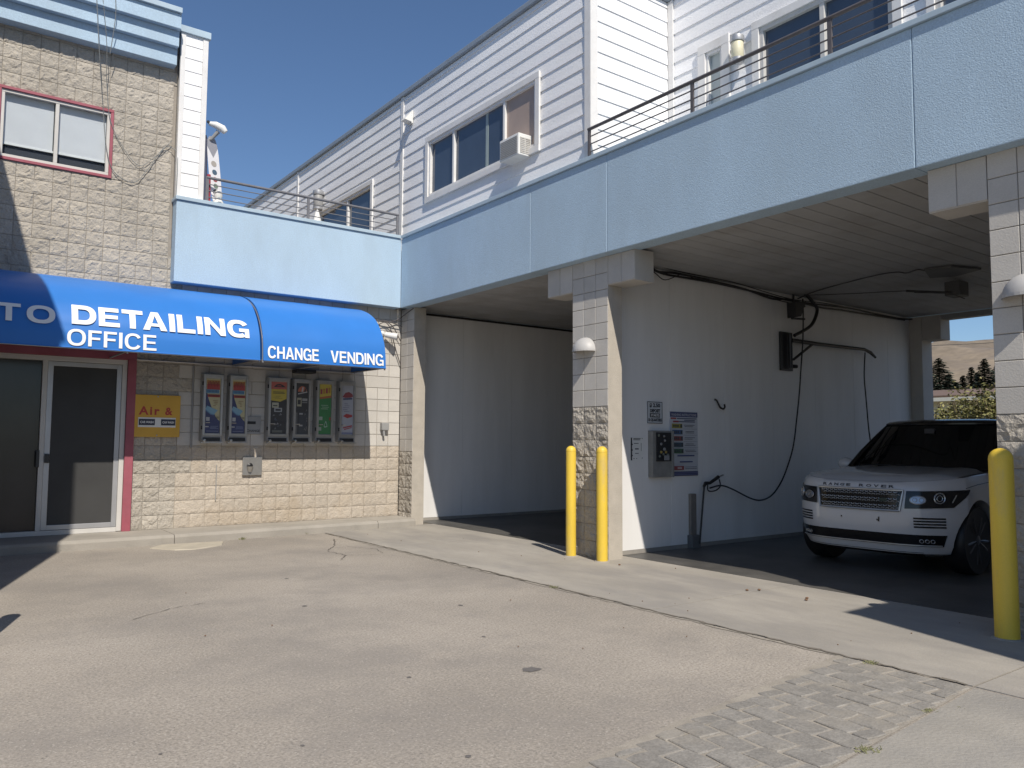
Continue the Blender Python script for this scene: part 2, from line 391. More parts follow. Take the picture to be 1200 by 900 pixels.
# pavers
pv = thing('paver_strip', (4, 2.7, 0), None, None); pv['kind'] = 'structure'
def y_lo(x): return 2.36 - (5.4 - x) * .093
def y_hi(x): return 3.24 - (5.36 - x) * .125 if x > 2.6 else 2.895
sb = MB(); sb.q((5.37, y_lo(5.37), .003), (5.37, 3.28, .003), (2.6, 2.93, .003), (-3, 2.9, .003), (-3, y_lo(-3), .003)); part('sand_bed', sb, M_sand, pv)
pmesh = {}
def paver_mesh(wx, wy, var):
    k = (round(wx, 3), round(wy, 3), var)
    if k not in pmesh:
        mb = MB(); n = 10; pts = []
        rr = random.Random(var * 7 + 3)
        for (sx, sy) in ((-1, -1), (0, -1), (1, -1), (1, 0), (1, 1), (0, 1), (-1, 1), (-1, 0)):
            j = .94 if sx and sy else .99
            pts.append((sx * wx / 2 * j + rr.uniform(-.006, .006), sy * wy / 2 * j + rr.uniform(-.006, .006)))
        top = [(a * .94, b * .94, .009 + rr.uniform(-.002, .002)) for a, b in pts]; bot = [(a, b, -.03) for a, b in pts]; mid = [(a, b, .004) for a, b in pts]
        mb.q(*top)
        for i in range(8):
            j = (i + 1) % 8; mb.q(mid[i], mid[j], top[j], top[i]); mb.q(bot[i], bot[j], mid[j], mid[i])
        pmesh[k] = mb.mesh('paver', M_paver)
    return pmesh[k]
x = 5.27; c = 0
while x > 0.9:
    wx = .172; ln = .235
    ylo, yhi = y_lo(x) + .01, y_hi(x) - .02
    y = ylo - (ln * .5 if c % 2 else 0)
    while y < yhi:
        a, b = max(y, ylo), min(y + ln, yhi)
        if b - a > .06:
            o = bpy.data.objects.new('paver', paver_mesh(wx - .006, round((b - a) * 20) / 20 - .010 if b - a < ln - .01 else ln - .006, random.randrange(6))); COL.objects.link(o); o.parent = pv
            o.location = (x - 4, (a + b) / 2 - 2.7, U(-.003, .004)); o.rotation_euler = (U(-.01, .01), U(-.01, .01), U(-.05, .05) - .09)
        y += ln
    x -= wx; c += 1
# weeds
M_weed = mat('dry weed', (.17, .17, .085), .9, var=.3, vscale=30)
def tuft(mb, x, y, r, h, n):
    for _ in range(n):
        a = U(0, 6.28); d = U(0, r); px, py = x + d * math.cos(a), y + d * math.sin(a); b = U(0, 6.28); L = h * U(.4, 1); wv = .004
        mb.q((px - wv, py, .004), (px + wv, py, .004), (px + wv * .5 + L * .5 * math.cos(b), py + L * .5 * math.sin(b), L * .7), (px + L * math.cos(b), py + L * math.sin(b), L * .8))
g = MB(); tuft(g, 3.86, 2.20, .07, .028, 50); tuft(g, 4.7, 2.31, .05, .02, 50); tuft(g, 5.38, 6.48, .05, .03, 40); tuft(g, 5.37, 3.02, .05, .03, 40); tuft(g, 4.0, 12.3, .05, .05, 30); tuft(g, 5.1, 12.45, .04, .05, 30)
for k in range(5): tuft(g, U(1.8, 5.3), 2.25 + U(-.06, .0), .03, .018, 6)
part('weeds', g, M_weed, kind='stuff')
g = MB()
for k in range(26):
    x_, y_ = (U(5.6, 7.4), U(3.0, 12)) if k % 3 else (U(1.5, 5.3), U(2.4, 9)); r = U(.004, .009)
    g.lathe([(.001, 0), (r, r * .5), (r * .7, r * 1.1), (.001, r * 1.3)], (x_, y_, .006), n=5)
for (x_, y_) in ((7.0, 7.17), (7.02, 5.14), (6.9, 5.2), (6.95, 4.55), (7.04, 4.6)):
    g.lathe([(.001, 0), (.018, .008), (.012, .016), (.001, .02)], (x_, y_, .006), n=6)
part('leaf_litter', g, plain('dead leaf', (.16, .09, .05), .9), kind='stuff')
# sidewalk / kerb along the office
sw = thing('sidewalk', (3, 12.8, 0), None, None); sw['kind'] = 'structure'
xs = [-6, -3, 0, 3.02, 6.4, 7.165]
for a, b in zip(xs, xs[1:]):
    mb = MB(); fy0, fy1 = 12.33 + max(0, (a - 3) * .045), 12.33 + max(0, (b - 3) * .045)
    a2, b2 = a + .005, b - .005
    pts = [(fy0, fy1, -.05), (fy0, fy1, .095), (fy0 + .015, fy1 + .015, .125), (fy0 + .04, fy1 + .04, .138), (13.2, 13.2, .142)]
    for p, q in zip(pts, pts[1:]): mb.q((a2, p[0], p[2]), (b2, p[1], p[2]), (b2, q[1], q[2]), (a2, q[0], q[2]))
    mb.q(*[(a2, p[0], p[2]) for p in pts], (a2, 13.2, -.05)); mb.q(*[(b2, p[1], p[2]) for p in pts], (b2, 13.2, -.05))
    part('kerb_slab', mb, M_kerb, sw, smooth=True)
def hit(px, py, ax, val):
    d = cr * (px - cx) + cd * (py - cy) + cf * f; C0 = Vector((0, 0, 1.53)); return C0 + d * ((val - C0[ax]) / d[ax])
P0 = [hit(a, b, 2, .012) for a, b in ((176, 642), (190, 638), (225, 636), (262, 634), (260, 638), (243, 641), (228, 643), (205, 644))]
g = MB(); g.q(*P0)
for i in range(8): p, q = P0[i], P0[(i + 1) % 8]; g.q(p, q, q - Vector((0, .02, .03)), p - Vector((0, .02, .03)))
part('mortar_patch', g, mat('patch concrete', (.42, .38, .31), .9, var=.1, vscale=5, bump=.4), sw)

# ================================================================== BLOCK WORK
bmsh = {}
def block_mesh(wd, ht, rough, var, matl):
    k = (round(wd, 3), round(ht, 3), rough, var, matl.name)
    if k in bmsh: return bmsh[k]
    rr = random.Random(hash((round(wd * 1000), round(ht * 1000), rough, var)) & 0xffff)
    mb = MB(); g_ = .0035; a, b = wd / 2 - g_, ht / 2 - g_
    if rough:
        nx = 7 if wd < .3 else 12; nz_ = 6; grid = []
        for j in range(nz_ + 1):
            row = []
            for i in range(nx + 1):
                u, v = -a + 2 * a * i / nx, -b + 2 * b * j / nz_
                edge = i in (0, nx) or j in (0, nz_)
                d = .011 if edge else .017 + (rr.uniform(-.006, .007) + .006 * math.sin(u * 31 + var * 2) * math.cos(v * 27 + var)) * rough
                if edge: d += rr.uniform(-.004, .004)
                else: u += rr.uniform(-.007, .007); v += rr.uniform(-.007, .007)
                row.append((u, -d, v))
            grid.append(row)
        base = len(mb.v)
        for row in grid: mb.v += row
        for j in range(nz_):
            for i in range(nx):
                p = base + j * (nx + 1) + i; q = (p, p + 1, p + nx + 2, p + nx + 1)
                if rr.random() < .5: mb.f += [(q[0], q[1], q[2]), (q[0], q[2], q[3])]
                else: mb.f += [(q[0], q[1], q[3]), (q[1], q[2], q[3])]
                mb.m += [0, 0]
        rim = [grid[0][i] for i in range(nx + 1)] + [grid[j][nx] for j in range(1, nz_ + 1)] + [grid[nz_][i] for i in range(nx - 1, -1, -1)] + [grid[j][0] for j in range(nz_ - 1, 0, -1)]
        for p, q in zip(rim, rim[1:] + rim[:1]): mb.q(p, q, (q[0], .01, q[2]), (p[0], .01, p[2]))
        me = mb.mesh('brick', matl, fixn=True)
    else:
        d = .014 + rr.uniform(-.001, .001); c_ = .004
        o = [(-a, -d + c_, -b), (a, -d + c_, -b), (a, -d + c_, b), (-a, -d + c_, b)]
        t = [(-a + c_, -d, -b + c_), (a - c_, -d, -b + c_), (a - c_, -d, b - c_), (-a + c_, -d, b - c_)]
        mb.q(*t)
        for i in range(4):
            j = (i + 1) % 4; mb.q(o[i], o[j], t[j], t[i]); mb.q((o[i][0], .01, o[i][2]), (o[j][0], .01, o[j][2]), o[j], o[i])
        me = mb.mesh('brick', matl, fixn=True)
    bmsh[k] = me; return me
def lay(parent, blocks, facing, limit=300, field='brick_field'):
    """blocks: (cx,cy,cz,w,h,rough,mat). facing '-y' or '-x'"""
    camp = Vector((0, 0, 1.53)); off = off_of(parent)
    rz = 0 if facing == '-y' else -math.pi / 2
    blocks = sorted(blocks, key=lambda b: (b[7] if len(b) > 7 else 0, (Vector(b[:3]) - camp).length))
    agg = {}
    for i, b in enumerate(blocks):
        me = block_mesh(b[3], b[4], b[5], random.randrange(8), b[6])
        if i < limit:
            o = bpy.data.objects.new('brick', me); COL.objects.link(o); o.parent = parent
            o.location = Vector(b[:3]) - off; o.rotation_euler = (0, 0, rz)
        else:
            agg.setdefault(b[6].name, []).append((me, b))
    if agg:
        mb = MB(); names = list(agg)
        for mi, nm in enumerate(names):
            mb.mi = mi
            for me, b in agg[nm]:
                base = len(mb.v)
                for v in me.vertices:
                    x_, y_, z_ = v.co
                    if facing != '-y': x_, y_ = y_, -x_
                    mb.v.append((x_ + b[0], y_ + b[1], z_ + b[2]))
                for p in me.polygons: mb.f.append(tuple(base + q for q in p.vertices)); mb.m.append(mi)
        part(field, mb, [MATS[n] for n in names], parent, fixn=False, kind='stuff')

# ================================================================== OFFICE BUILDING
OB = thing('office_building', (3.0, 13.2, 0), 'two storey taupe block office building with blue stepped cornice behind the blue awnings', 'building')
YW = 13.20
# cores (closed solids)
DX0, DX1 = -1.2, 2.56                                # door opening
core = MB(); core.box(-8, DX0, YW, 22, 0, 8.2); core.box(DX0, DX1, YW + .14, 22, 0, 2.83); core.box(DX0, DX1, YW, 22, 2.83, 5.50)
core.box(DX0, .62, YW, 22, 5.50, 8.2); core.box(.62, 2.11, YW + .12, 22, 5.50, 6.58); core.box(.62, 2.11, YW, 22, 6.58, 8.2); core.box(2.11, DX1, YW, 22, 5.50, 8.2)
core.box(DX1, 3.02, YW, 22, 0, 8.2)
part('wall', core, M_mort, OB)
core = MB().box(3.021, 7.16, YW, 22, 0, 4.55); part('wall', core, mat('light mortar', (.42, .37, .30), .95, var=.08, vscale=8), OB)
BW, BH = .2325, .2145
blocks = []
hw = (.62, 2.11, 5.50, 6.58)
ncol = 32; x_right = 7.16
for j in range(38):
    z = .142 + BH * (j + .5)
    i = 0
    while i < ncol:
        wd = BW
        if R() < .22 and i + 1 < ncol and j % 2 == i % 2: wd = 2 * BW
        x1 = x_right - BW * i; x0 = x1 - wd; cxx = (x0 + x1) / 2; i += round(wd / BW)
        if x0 < -.35: continue
        if z > 4.45 and x0 > 2.97: continue
        if z < 2.80 and x0 < DX1 - .02:
            if x1 > DX1 + .06: x0 = DX1 + .005; cxx = (x0 + x1) / 2; wd = x1 - x0
            else: continue
        bh_ = BH
        if x1 > hw[0] and x0 < hw[1] and z + BH / 2 > hw[2] and z - BH / 2 < hw[3]:
            if z - BH / 2 < hw[2] - .04: bh_ = hw[2] - (z - BH / 2); z_ = z - BH / 2 + bh_ / 2
            elif z + BH / 2 > hw[3] + .04: bh_ = z + BH / 2 - hw[3]; z_ = hw[3] + bh_ / 2
            elif x1 > hw[1] + .04: x0 = hw[1]; wd = x1 - x0; cxx = (x0 + x1) / 2; z_ = z
            elif x0 < hw[0] - .04: x1 = hw[0]; wd = x1 - x0; cxx = (x0 + x1) / 2; z_ = z
            else: continue
        else: z_ = z
        if z > 7.62: continue
        left = x0 < 3.02
        if left: rough, mt = 1.0, M_blk
        elif z < .142 + BH * 6: rough, mt = .42, M_blkc
        else: rough, mt = 0, M_blks
        if left and z > 4.4 and x1 > 3.02: x1 = 3.02; wd = x1 - x0; cxx = (x0 + x1) / 2
        if wd < .05: continue
        hid = 1 if (2.85 < z < 3.75 and x1 < 6.2) else 0
        blocks.append((cxx, YW, z_, wd, bh_, rough, mt, hid))
# narrow blocks round the window so no gap shows
for z0, z1 in ((5.40, 5.50), (6.58, 6.66)):
    pass
lay(OB, blocks, '-y')
# window fill strips round opening (mortar-coloured reveal)
# upper window
def window(parent, ax, fixed, a0, a1, z0, z1, divs, fr=.05, depth=.05, frm=M_alu, gl=M_glassd, name='window', proud=.0, trim=None, trimw=.09, blind=None):
    """ax 'y': wall facing -Y at y=fixed, spans x a0..a1.  ax 'x': wall facing -X at x=fixed, spans y a0..a1"""
    def bb(mb, p0, p1, d0, d1, q0, q1):
        if ax == 'y': mb.box(p0, p1, fixed + d0, fixed + d1, q0, q1)
        else: mb.box(fixed + d0, fixed + d1, p0, p1, q0, q1)
    mb = MB(); bb(mb, a0, a1, -.01, depth, z0, z0 + fr); bb(mb, a0, a1, -.01, depth, z1 - fr, z1)
    bb(mb, a0, a0 + fr, -.008, depth, z0 + fr, z1 - fr); bb(mb, a1 - fr, a1, -.008, depth, z0 + fr, z1 - fr)
    for d in divs: bb(mb, d - fr * .55, d + fr * .55, -.006, depth, z0 + fr, z1 - fr)
    w_ = part(name, mb, frm, parent, bevel=.004, segs=1)
    edges = [a0 + fr * .8] + sorted(divs) + [a1 - fr * .8]
    for p, q in zip(edges, edges[1:]):
        mb = MB(); bb(mb, p + .006, q - .006, depth * .6, depth * .6 + .008, z0 + fr * .7, z1 - fr * .7); part('pane', mb, gl, w_)
    if trim:
        mb = MB(); t = trimw
        bb(mb, a0 - t, a1 + t, -.035, .0, z1, z1 + t); bb(mb, a0 - t, a1 + t, -.035, .0, z0 - t, z0)
        bb(mb, a0 - t, a0, -.033, .0, z0, z1); bb(mb, a1, a1 + t, -.033, .0, z0, z1)
        part('trim', mb, trim, w_, bevel=.003, segs=1)
    return w_
M_gl = bpy.data.materials.new('clear window glass'); M_gl.use_nodes = True
_n = M_gl.node_tree; _o = _n.nodes['Material Output']; _n.nodes.remove(_n.nodes['Principled BSDF'])
_t = _n.nodes.new('ShaderNodeBsdfTransparent'); _t.inputs[0].default_value = (.93, .95, .97, 1); _g = _n.nodes.new('ShaderNodeBsdfGlossy'); _g.inputs['Roughness'].default_value = .02
_f = _n.nodes.new('ShaderNodeLayerWeight'); _f.inputs[0].default_value = .12; _m = _n.nodes.new('ShaderNodeMixShader')
_n.links.new(_f.outputs[0], _m.inputs[0]); _n.links.new(_t.outputs[0], _m.inputs[1]); _n.links.new(_g.outputs[0], _m.inputs[2]); _n.links.new(_m.outputs[0], _o.inputs[0])
wn = window(OB, 'y', YW - .005, .66, 2.075, 5.545, 6.535, [1.365], fr=.045, depth=.06, gl=M_gl, trim=M_red, trimw=.042)
mb = MB()
for k in range(31):
    z = 6.50 - k * .0235
    for a, b in ((.70, 1.33), (1.40, 2.03)):
        mb.q((a, YW + .075, z), (b, YW + .075, z), (b, YW + .080, z - .022), (a, YW + .080, z - .022))
part('blind', mb, mat('blind slat', (.80, .80, .80), .6, var=.04), wn, kind='stuff')
bxp('blind_rail', (.70, 2.03, YW + .07, YW + .10, 5.755, 5.785), M_offw, wn)
bxp('dark_room', (.63, 2.10, YW + .105, YW + .115, 5.51, 6.57), plain('dark room', (.04, .045, .055), .9), wn)
# cornice bands
for (z0, z1, y0, mt) in ((7.475, 7.735, 12.99, M_stucb), (7.737, 7.985, 12.89, M_stucb), (7.987, 8.225, 12.79, M_stucb), (8.227, 8.31, 12.74, M_coping)):
    mb = MB().box(-8, 2.955, y0, YW + .02, z0, z1)
    part('cornice_band', mb, mt, OB, bevel=.006)
# pilaster in white siding
mb = MB().box(3.04, 3.43, 13.10, 13.7, 4.6, 8.08); part('pilaster', mb, M_trim, OB)
for k in range(13):
    z = 5.36 + k * .211
    mb = MB(); mb.box(3.10, 3.365, 13.075, 13.10, z, z + .203); mb.box(3.10, 3.365, 13.068, 13.075, z, z + .018); part('siding_board', mb, M_white, OB)
mb = MB(); mb.box(3.025, 3.098, 13.06, 13.12, 5.3, 8.08); mb.box(3.367, 3.45, 13.06, 13.12, 5.3, 8.08); part('corner_trim', mb, M_trim, OB, bevel=.004)
bxp('pilaster_cap', (3.0, 3.48, 13.03, 13.75, 8.08, 8.19), M_coping, OB, bevel=.006)
# door frame, maroon
mb = MB(); mb.box(-1.2, 2.575, 13.13, 13.33, 2.735, 2.85); mb.box(2.455, 2.575, 13.125, 13.33, .142, 2.735); part('door_surround', mb, M_red, OB, bevel=.004)
dr = MB(); dr.box(-1.0, 2.453, 13.16, 13.30, 2.66, 2.733); dr.box(2.385, 2.453, 13.165, 13.30, .15, 2.66); dr.box(-1.0, 2.385, 13.17, 13.31, .143, .21)
dr.box(1.335, 1.40, 13.165, 13.30, .21, 2.66); dr.box(-.6, -.53, 13.165, 13.30, .21, 2.66)
door = part('sliding_door', dr, M_alu, OB, bevel=.005)
mb = MB(); mb.box(1.402, 1.475, 13.18, 13.235, .215, 2.655); mb.box(2.315, 2.383, 13.18, 13.235, .215, 2.655); mb.box(1.475, 2.315, 13.18, 13.235, 2.59, 2.655); mb.box(1.475, 2.315, 13.18, 13.235, .215, .285)
part('screen_frame', mb, M_alu2, door, bevel=.004)
M_screen = mat('insect screen', (.05, .05, .05), .55, var=.12, vscale=2, spec=.3)
bxp('screen', (1.47, 2.32, 13.20, 13.212, .28, 2.60), M_screen, door)
bxp('pane', (-.53, 1.335, 13.24, 13.25, .20, 2.67), mat('door glass', (.035, .034, .036), .15, var=.2, vscale=1.2, spec=.35), door)
bxp('door_handle', (1.41, 1.47, 13.14, 13.18, 1.18, 1.31), M_blkm, door, bevel=.006)
bxp('door_handle', (1.30, 1.345, 13.14, 13.17, 1.12, 1.36), M_blkm, door, bevel=.006)
# conduit grooves / small wall details
mb = MB(); mb.tube([(3.83, 13.165, .55), (3.83, 13.165, 1.12)], .008, 6); mb.tube([(3.42, 13.165, 1.4), (3.42, 13.165, 2.7)], .012, 6)
part('wall_tube', mb, M_grey, OB)
# junction pier (corner pier) belongs to the wash building's columns

# ================================================================== WASH BUILDING
WB = thing('wash_building', (9.0, 8.0, 0), 'long white sided upper floor over car wash bays with pale blue stucco parapet', 'building')
XP, XC = 7.02, 7.17
PZ0, PZ1 = 3.995, 5.30
# long parapet panels with open control joints
edges = [12.955, 9.02, 7.40, 3.41, -2.0, -14]
for a, b in zip(edges, edges[1:]):
    mb = MB(); g_ = .0018
    mb.box(XP, XP + .27, b + g_, a - (g_ if a < 12.9 else 0), PZ0, PZ1); part('stucco_panel', mb, M_stucb, WB, bevel=.012, segs=3)
mb = MB().box(XP + .02, XP + .25, -14, 12.90, PZ0 + .02, PZ1 - .02); part('parapet_core', mb, M_stucb, WB)
mb = MB(); mb.box(XP - .03, XP + .16, -14, 12.925, PZ1 + .001, PZ1 + .06); part('coping', mb, M_coping, WB, bevel=.006)
# short parapet
mb = MB().box(3.02, XP - .0005, 12.95, 13.19, PZ0 + .001, PZ1); part('stucco_panel', mb, M_stucb, WB, bevel=.012, segs=3)
mb = MB(); mb.box(3.0, XP - .032, 12.92, 13.20, PZ1 + .001, PZ1 + .06); part('coping', mb, M_coping, WB, bevel=.006)
# soffit strip behind the parapet + deck slabs
mb = MB(); mb.box(7.292, 7.62, -14, 13.2, 4.065, 4.5); mb.box(7.62, 15.6, -14, 13.2, 4.10, 4.5); mb.box(7.161, 15.6, 13.2, 24, 4.2, 4.5); mb.box(15.6, 16.2, -14, 24, 4.1, 4.5)
part('deck', mb, M_stucb, WB)
# ceiling boards (run along X)
y = 2.92
cmeshes = {}
def ceil_boards(y0, y1):
    y = y0; bw = .235
    while y < y1 - .01:
        e = min(y + bw, y1)
        mb = MB(); mb.box(7.295, 15.59, y + .005, e - .005, 4.03, 4.055); part('ceiling_board', mb, M_ceil, WB, bevel=.004, segs=1)
        # batten step so the boards read as laps
        y = e
ceil_boards(2.90, 7.80); ceil_boards(8.17, 13.30)
mb = MB(); mb.box(7.30, 15.6, 2.85, 7.80, 4.056, 4.06); mb.box(7.30, 15.6, 8.17, 13.3, 4.056, 4.06); part('ceiling_void', mb, M_mortd, WB)
# bay walls, faced with sheets whose seams show
YW2, YW1 = 7.80, 13.30
for (ya, yb) in ((7.80, 8.17), (13.30, 13.6), (2.25, 2.85), (-3.2, -2.7)):
    bxp('bay_wall', (7.30, 15.6, ya + .012, yb, 0, 4.028), M_bay, WB)
def sheets(y, xa, xb):
    x = xa
    while x < xb - .05:
        e = min(x + 1.22, xb); bxp('wall_sheet', (x + .002, e - .002, y, y + .014, .06, 4.027), M_bay, WB, bevel=.001, segs=1); x = e
sheets(7.80, 7.43, 15.6); sheets(13.30, 7.43, 15.6)
for ya in (7.79, 13.29): bxp('wall_base', (7.43, 15.6, ya, ya + .02, .0, .058), M_conc, WB)
# rear piers with corbels and rear beam
for bq in ((15.6, 16.0, 7.56, 8.6, 0, 4.02), (15.6, 16.0, 2.0, 2.9, 0, 4.02), (15.6, 16.0, 12.7, 13.6, 0, 4.02)): bxp('rear_pier', bq, M_blks, WB, bevel=.006)
for bq in ((15.61, 15.99, 7.20, 7.559, 3.55, 4.02), (15.61, 15.99, 2.901, 3.25, 3.55, 4.02)): bxp('corbel', bq, M_blks, WB, bevel=.006)
bxp('rear_wall', (15.6, 15.9, 8.601, 12.699, 0, 4.02), M_bay, WB)
mb = MB().tube([(7.45, 13.28, 3.995), (15.5, 13.28, 3.995)], .022, 6); part('wall_tube', mb, M_blk_r, WB)  # black tube laid in place of the dark gap at the wall top
bxp('rear_beam', (15.7, 15.9, -14, 13.2, 3.93, 4.028), M_ceil, WB)
# upper floor masses
XS, XR, YC = 7.12, 8.70, 7.82
mb = MB(); mb.box(XS + .09, 16, YC + .09, 24, 4.5, 8.14); mb.box(XR + .10, 16, -14, YC + .089, 4.5, 8.14); part('upper_wall', mb, M_mortd, WB)
mb = MB(); mb.box(XS - .04, 16.1, YC - .05, 24.1, 8.145, 8.235); mb.box(XR - .03, 16.1, -14, YC - .05, 8.145, 8.235); part('roof_edge', mb, M_blue_roof, WB, bevel=.01)
# siding boards
def sboard(ax, fixed, a0, a1, z, h, depth=.06):
    mb = MB(); tb = .058; tt = .043
    if ax == 'x':
        x0 = fixed + depth
        v = [(x0, a0, z), (x0 - tb, a0, z), (x0 - tt, a0, z + h), (x0, a0, z + h)]
        w2 = [(p[0], a1, p[2]) for p in v]
    else:
        y0 = fixed + depth
        v = [(a0, y0, z), (a0, y0 - tb, z), (a0, y0 - tt, z + h), (a0, y0, z + h)]
        w2 = [(a1, p[1], p[2]) for p in v]
    mb.q(*v); mb.q(*w2[::-1])
    for i in range(4): j = (i + 1) % 4; mb.q(v[i], v[j], w2[j], w2[i])
    part('siding_board', mb, M_white, WB)
LAP = .2215
def siding(ax, fixed, a0, a1, holes, z0=5.17, z1=8.14, seg=4.2):
    z = z0
    while z < z1:
        h = min(LAP, z1 - z)
        spans = [(a0, a1)]
        for (h0, h1, q0, q1) in holes:
            if z + h > q0 and z < q1:
                ns = []
                for s0, s1 in spans:
                    if h1 <= s0 or h0 >= s1: ns.append((s0, s1)); continue
                    if h0 > s0: ns.append((s0, h0))
                    if h1 < s1: ns.append((h1, s1))
                    if z < q0 - .01: sboard(ax, fixed, h0, h1, z, q0 - z)
                    if z + h > q1 + .01: sboard(ax, fixed, h0, h1, q1, z + h - q1)
                spans = ns
        for s0, s1 in spans:
            if s1 - s0 > .02: sboard(ax, fixed, s0 + .001, s1 - .001, z, h - .001)
        z += LAP
W1 = (9.02, 12.15, 5.92, 6.94)       # big window (y0,y1,z0,z1)
W2 = (14.45, 17.1, 5.4, 6.76)        # window on left balcony
siding('x', XS, YC + .10, 13.13, [(W1[0] - .03, W1[1] + .03, W1[2] - .03, W1[3] + .03)])
siding('x', XS, 13.23, 18.46, [(W2[0] - .03, W2[1] + .03, W2[2] - .03, W2[3] + .03)])
siding('x', XS, 18.56, 24, [])
siding('y', YC, XS + .12, XR - .02, [])
S1 = (6.83, 7.12, 5.35, 7.06); D1 = (4.42, 6.22, 5.0, 7.05); D2 = (1.2, 3.95, 5.0, 7.05)
siding('x', XR, 4.33, YC - .09, [(S1[0] - .08, S1[1] + .08, 5, S1[3] + .05), (D1[0] - .05, D1[1] + .1, 5, D1[3] + .1)])
siding('x', XR, -2, 4.33, [(D2[0] - .05, D2[1] + .05, 5, D2[3] + .1)])
# vertical trims
for (a, b) in ((13.13, 13.23), (18.46, 18.56)):
    bxp('corner_trim', (XS - .012, XS + .03, a, b, 5.0, 8.14), M_trim, WB, bevel=.003)
mb = MB(); mb.box(XS - .014, XS + .02, YC - .01, YC + .115, 5.0, 8.14); part('corner_trim', mb, M_trim, WB, bevel=.003)
mb = MB(); mb.box(XS - .010, XS + .12, YC - .016, YC + .02, 5.0, 8.14); part('corner_trim', mb, M_trim, WB, bevel=.003)
bxp('corner_trim', (XR - .013, XR + .03, YC - .09, YC + .02, 5.0, 8.14), M_trim, WB, bevel=.003)
# windows on the main siding
M_gblue = mat('sky tinted glass', (.055, .075, .11), .06, var=.15, vscale=.8, spec=.9)
M_curt = mat('tan panel behind glass', (.40, .31, .26), .35, var=.12, vscale=1.5)
w1 = window(WB, 'x', XS, W1[0], W1[1], W1[2], W1[3], [9.84, 11.33], fr=.05, depth=.07, frm=M_trim, gl=M_gblue, trim=M_trim, trimw=.10)
bxp('curtain', (XS + .034, XS + .041, 9.07, 9.81, W1[2] + .05, W1[3] - .05), M_curt, w1)
bxp('meeting_rail', (XS + .036, XS + .05, 10.33, 10.40, W1[2] + .04, W1[3] - .04), plain('pale green stile', (.30, .36, .36), .4), w1)
w2 = window(WB, 'x', XS, W2[0], W2[1], W2[2], W2[3], [15.6], fr=.06, depth=.07, frm=M_trim, gl=M_gblue, trim=M_trim, trimw=.09)
s1 = window(WB, 'x', XR, S1[0], S1[1], S1[2], S1[3], [], fr=.045, depth=.07, frm=M_trim, gl=mat('frosted sidelight', (.42, .47, .47), .25, var=.05), trim=M_trim, trimw=.13)
# glazing bars seen through the sidelight
d1 = window(WB, 'x', XR, D1[0], D1[1], D1[2], D1[3], [5.31], fr=.06, depth=.08, frm=M_alu, gl=M_gblue, trim=M_trim, trimw=.11)
d2 = window(WB, 'x', XR, D2[0], D2[1], D2[2], D2[3], [3.55], fr=.06, depth=.08, frm=M_alu, gl=M_gblue, trim=M_trim, trimw=.09)

# air conditioner in window
AC = thing('air_conditioner', (7.0, 9.55, 5.93), 'white window air conditioner jutting out below the tan pane of the middle window', 'air conditioner')
mb = MB().box(6.90, 7.16, 9.17, 9.65, 5.80, 6.13); part('case', mb, M_offw, AC, bevel=.010)
mb = MB()
for k in range(10): mb.box(6.892, 6.902, 9.20, 9.62, 5.83 + k * .027, 5.83 + k * .027 + .015)
part('rear_grille', mb, M_grey, AC)
mb = MB()
for k in range(9):
    for j in range(2): mb.box(6.93 + j * .10, 7.02 + j * .10, 9.162, 9.172, 5.83 + k * .028, 5.845 + k * .028)
part('side_louvre', mb, plain('louvre', (.50, .48, .45), .6), AC)
# dryer vent
DV = thing('dryer_vent', (7.1, 12.85, 7.5), 'small white dryer vent hood high on siding left of the middle window', 'vent')
mb = MB(); mb.box(7.085, 7.115, 12.76, 12.92, 7.50, 7.74)
i0 = len(mb.v); mb.q((7.09, 12.77, 7.73), (7.09, 12.91, 7.73), (6.94, 12.92, 7.54), (6.94, 12.76, 7.54)); mb.q((7.09, 12.77, 7.73), (6.94, 12.76, 7.54), (7.09, 12.76, 7.52)); mb.q((7.09, 12.91, 7.73), (6.94, 12.92, 7.54), (7.09, 12.92, 7.52)); mb.q((6.94, 12.76, 7.54), (6.94, 12.92, 7.54), (7.09, 12.92, 7.52), (7.09, 12.76, 7.52))
part('hood', mb, M_offw, DV)
# wall lanterns
def lantern(x, y, z, label, s=1.0):
    t = thing('wall_lantern', (x, y, z), label, 'wall lamp', 'cylinder wall lanterns of the upper floor')
    part('lamp_shade', MB().lathe([(.07 * s, -.11 * s), (.075 * s, -.1 * s), (.075 * s, .09 * s), (.07 * s, .10 * s)], (x - .10, y, z), n=20), M_cream if s < 1.3 else M_grey, t, smooth=True)
    M_L = M_cream if s < 1.3 else M_alu2
    part('cap', MB().lathe([(.085 * s, .10 * s), (.09 * s, .12 * s), (.085 * s, .17 * s), (.05 * s, .185 * s)], (x - .10, y, z), n=20), M_alu2, t, smooth=True)
    part('base', MB().lathe([(.07 * s, -.15 * s), (.085 * s, -.14 * s), (.085 * s, -.11 * s)], (x - .10, y, z), n=20), M_alu2, t, smooth=True)
    part('bracket', MB().box(x - .06, x - .005, y - .03, y + .03, z - .05, z + .05), M_alu2, t)
lantern(8.69, 6.50, 6.83, 'cream cylinder wall lantern between the frosted sidelight and the glass door', 1.1)
lantern(7.11, 16.95, 7.0, 'cream cylinder wall lantern left of the window behind the left balcony railing', 1.4)

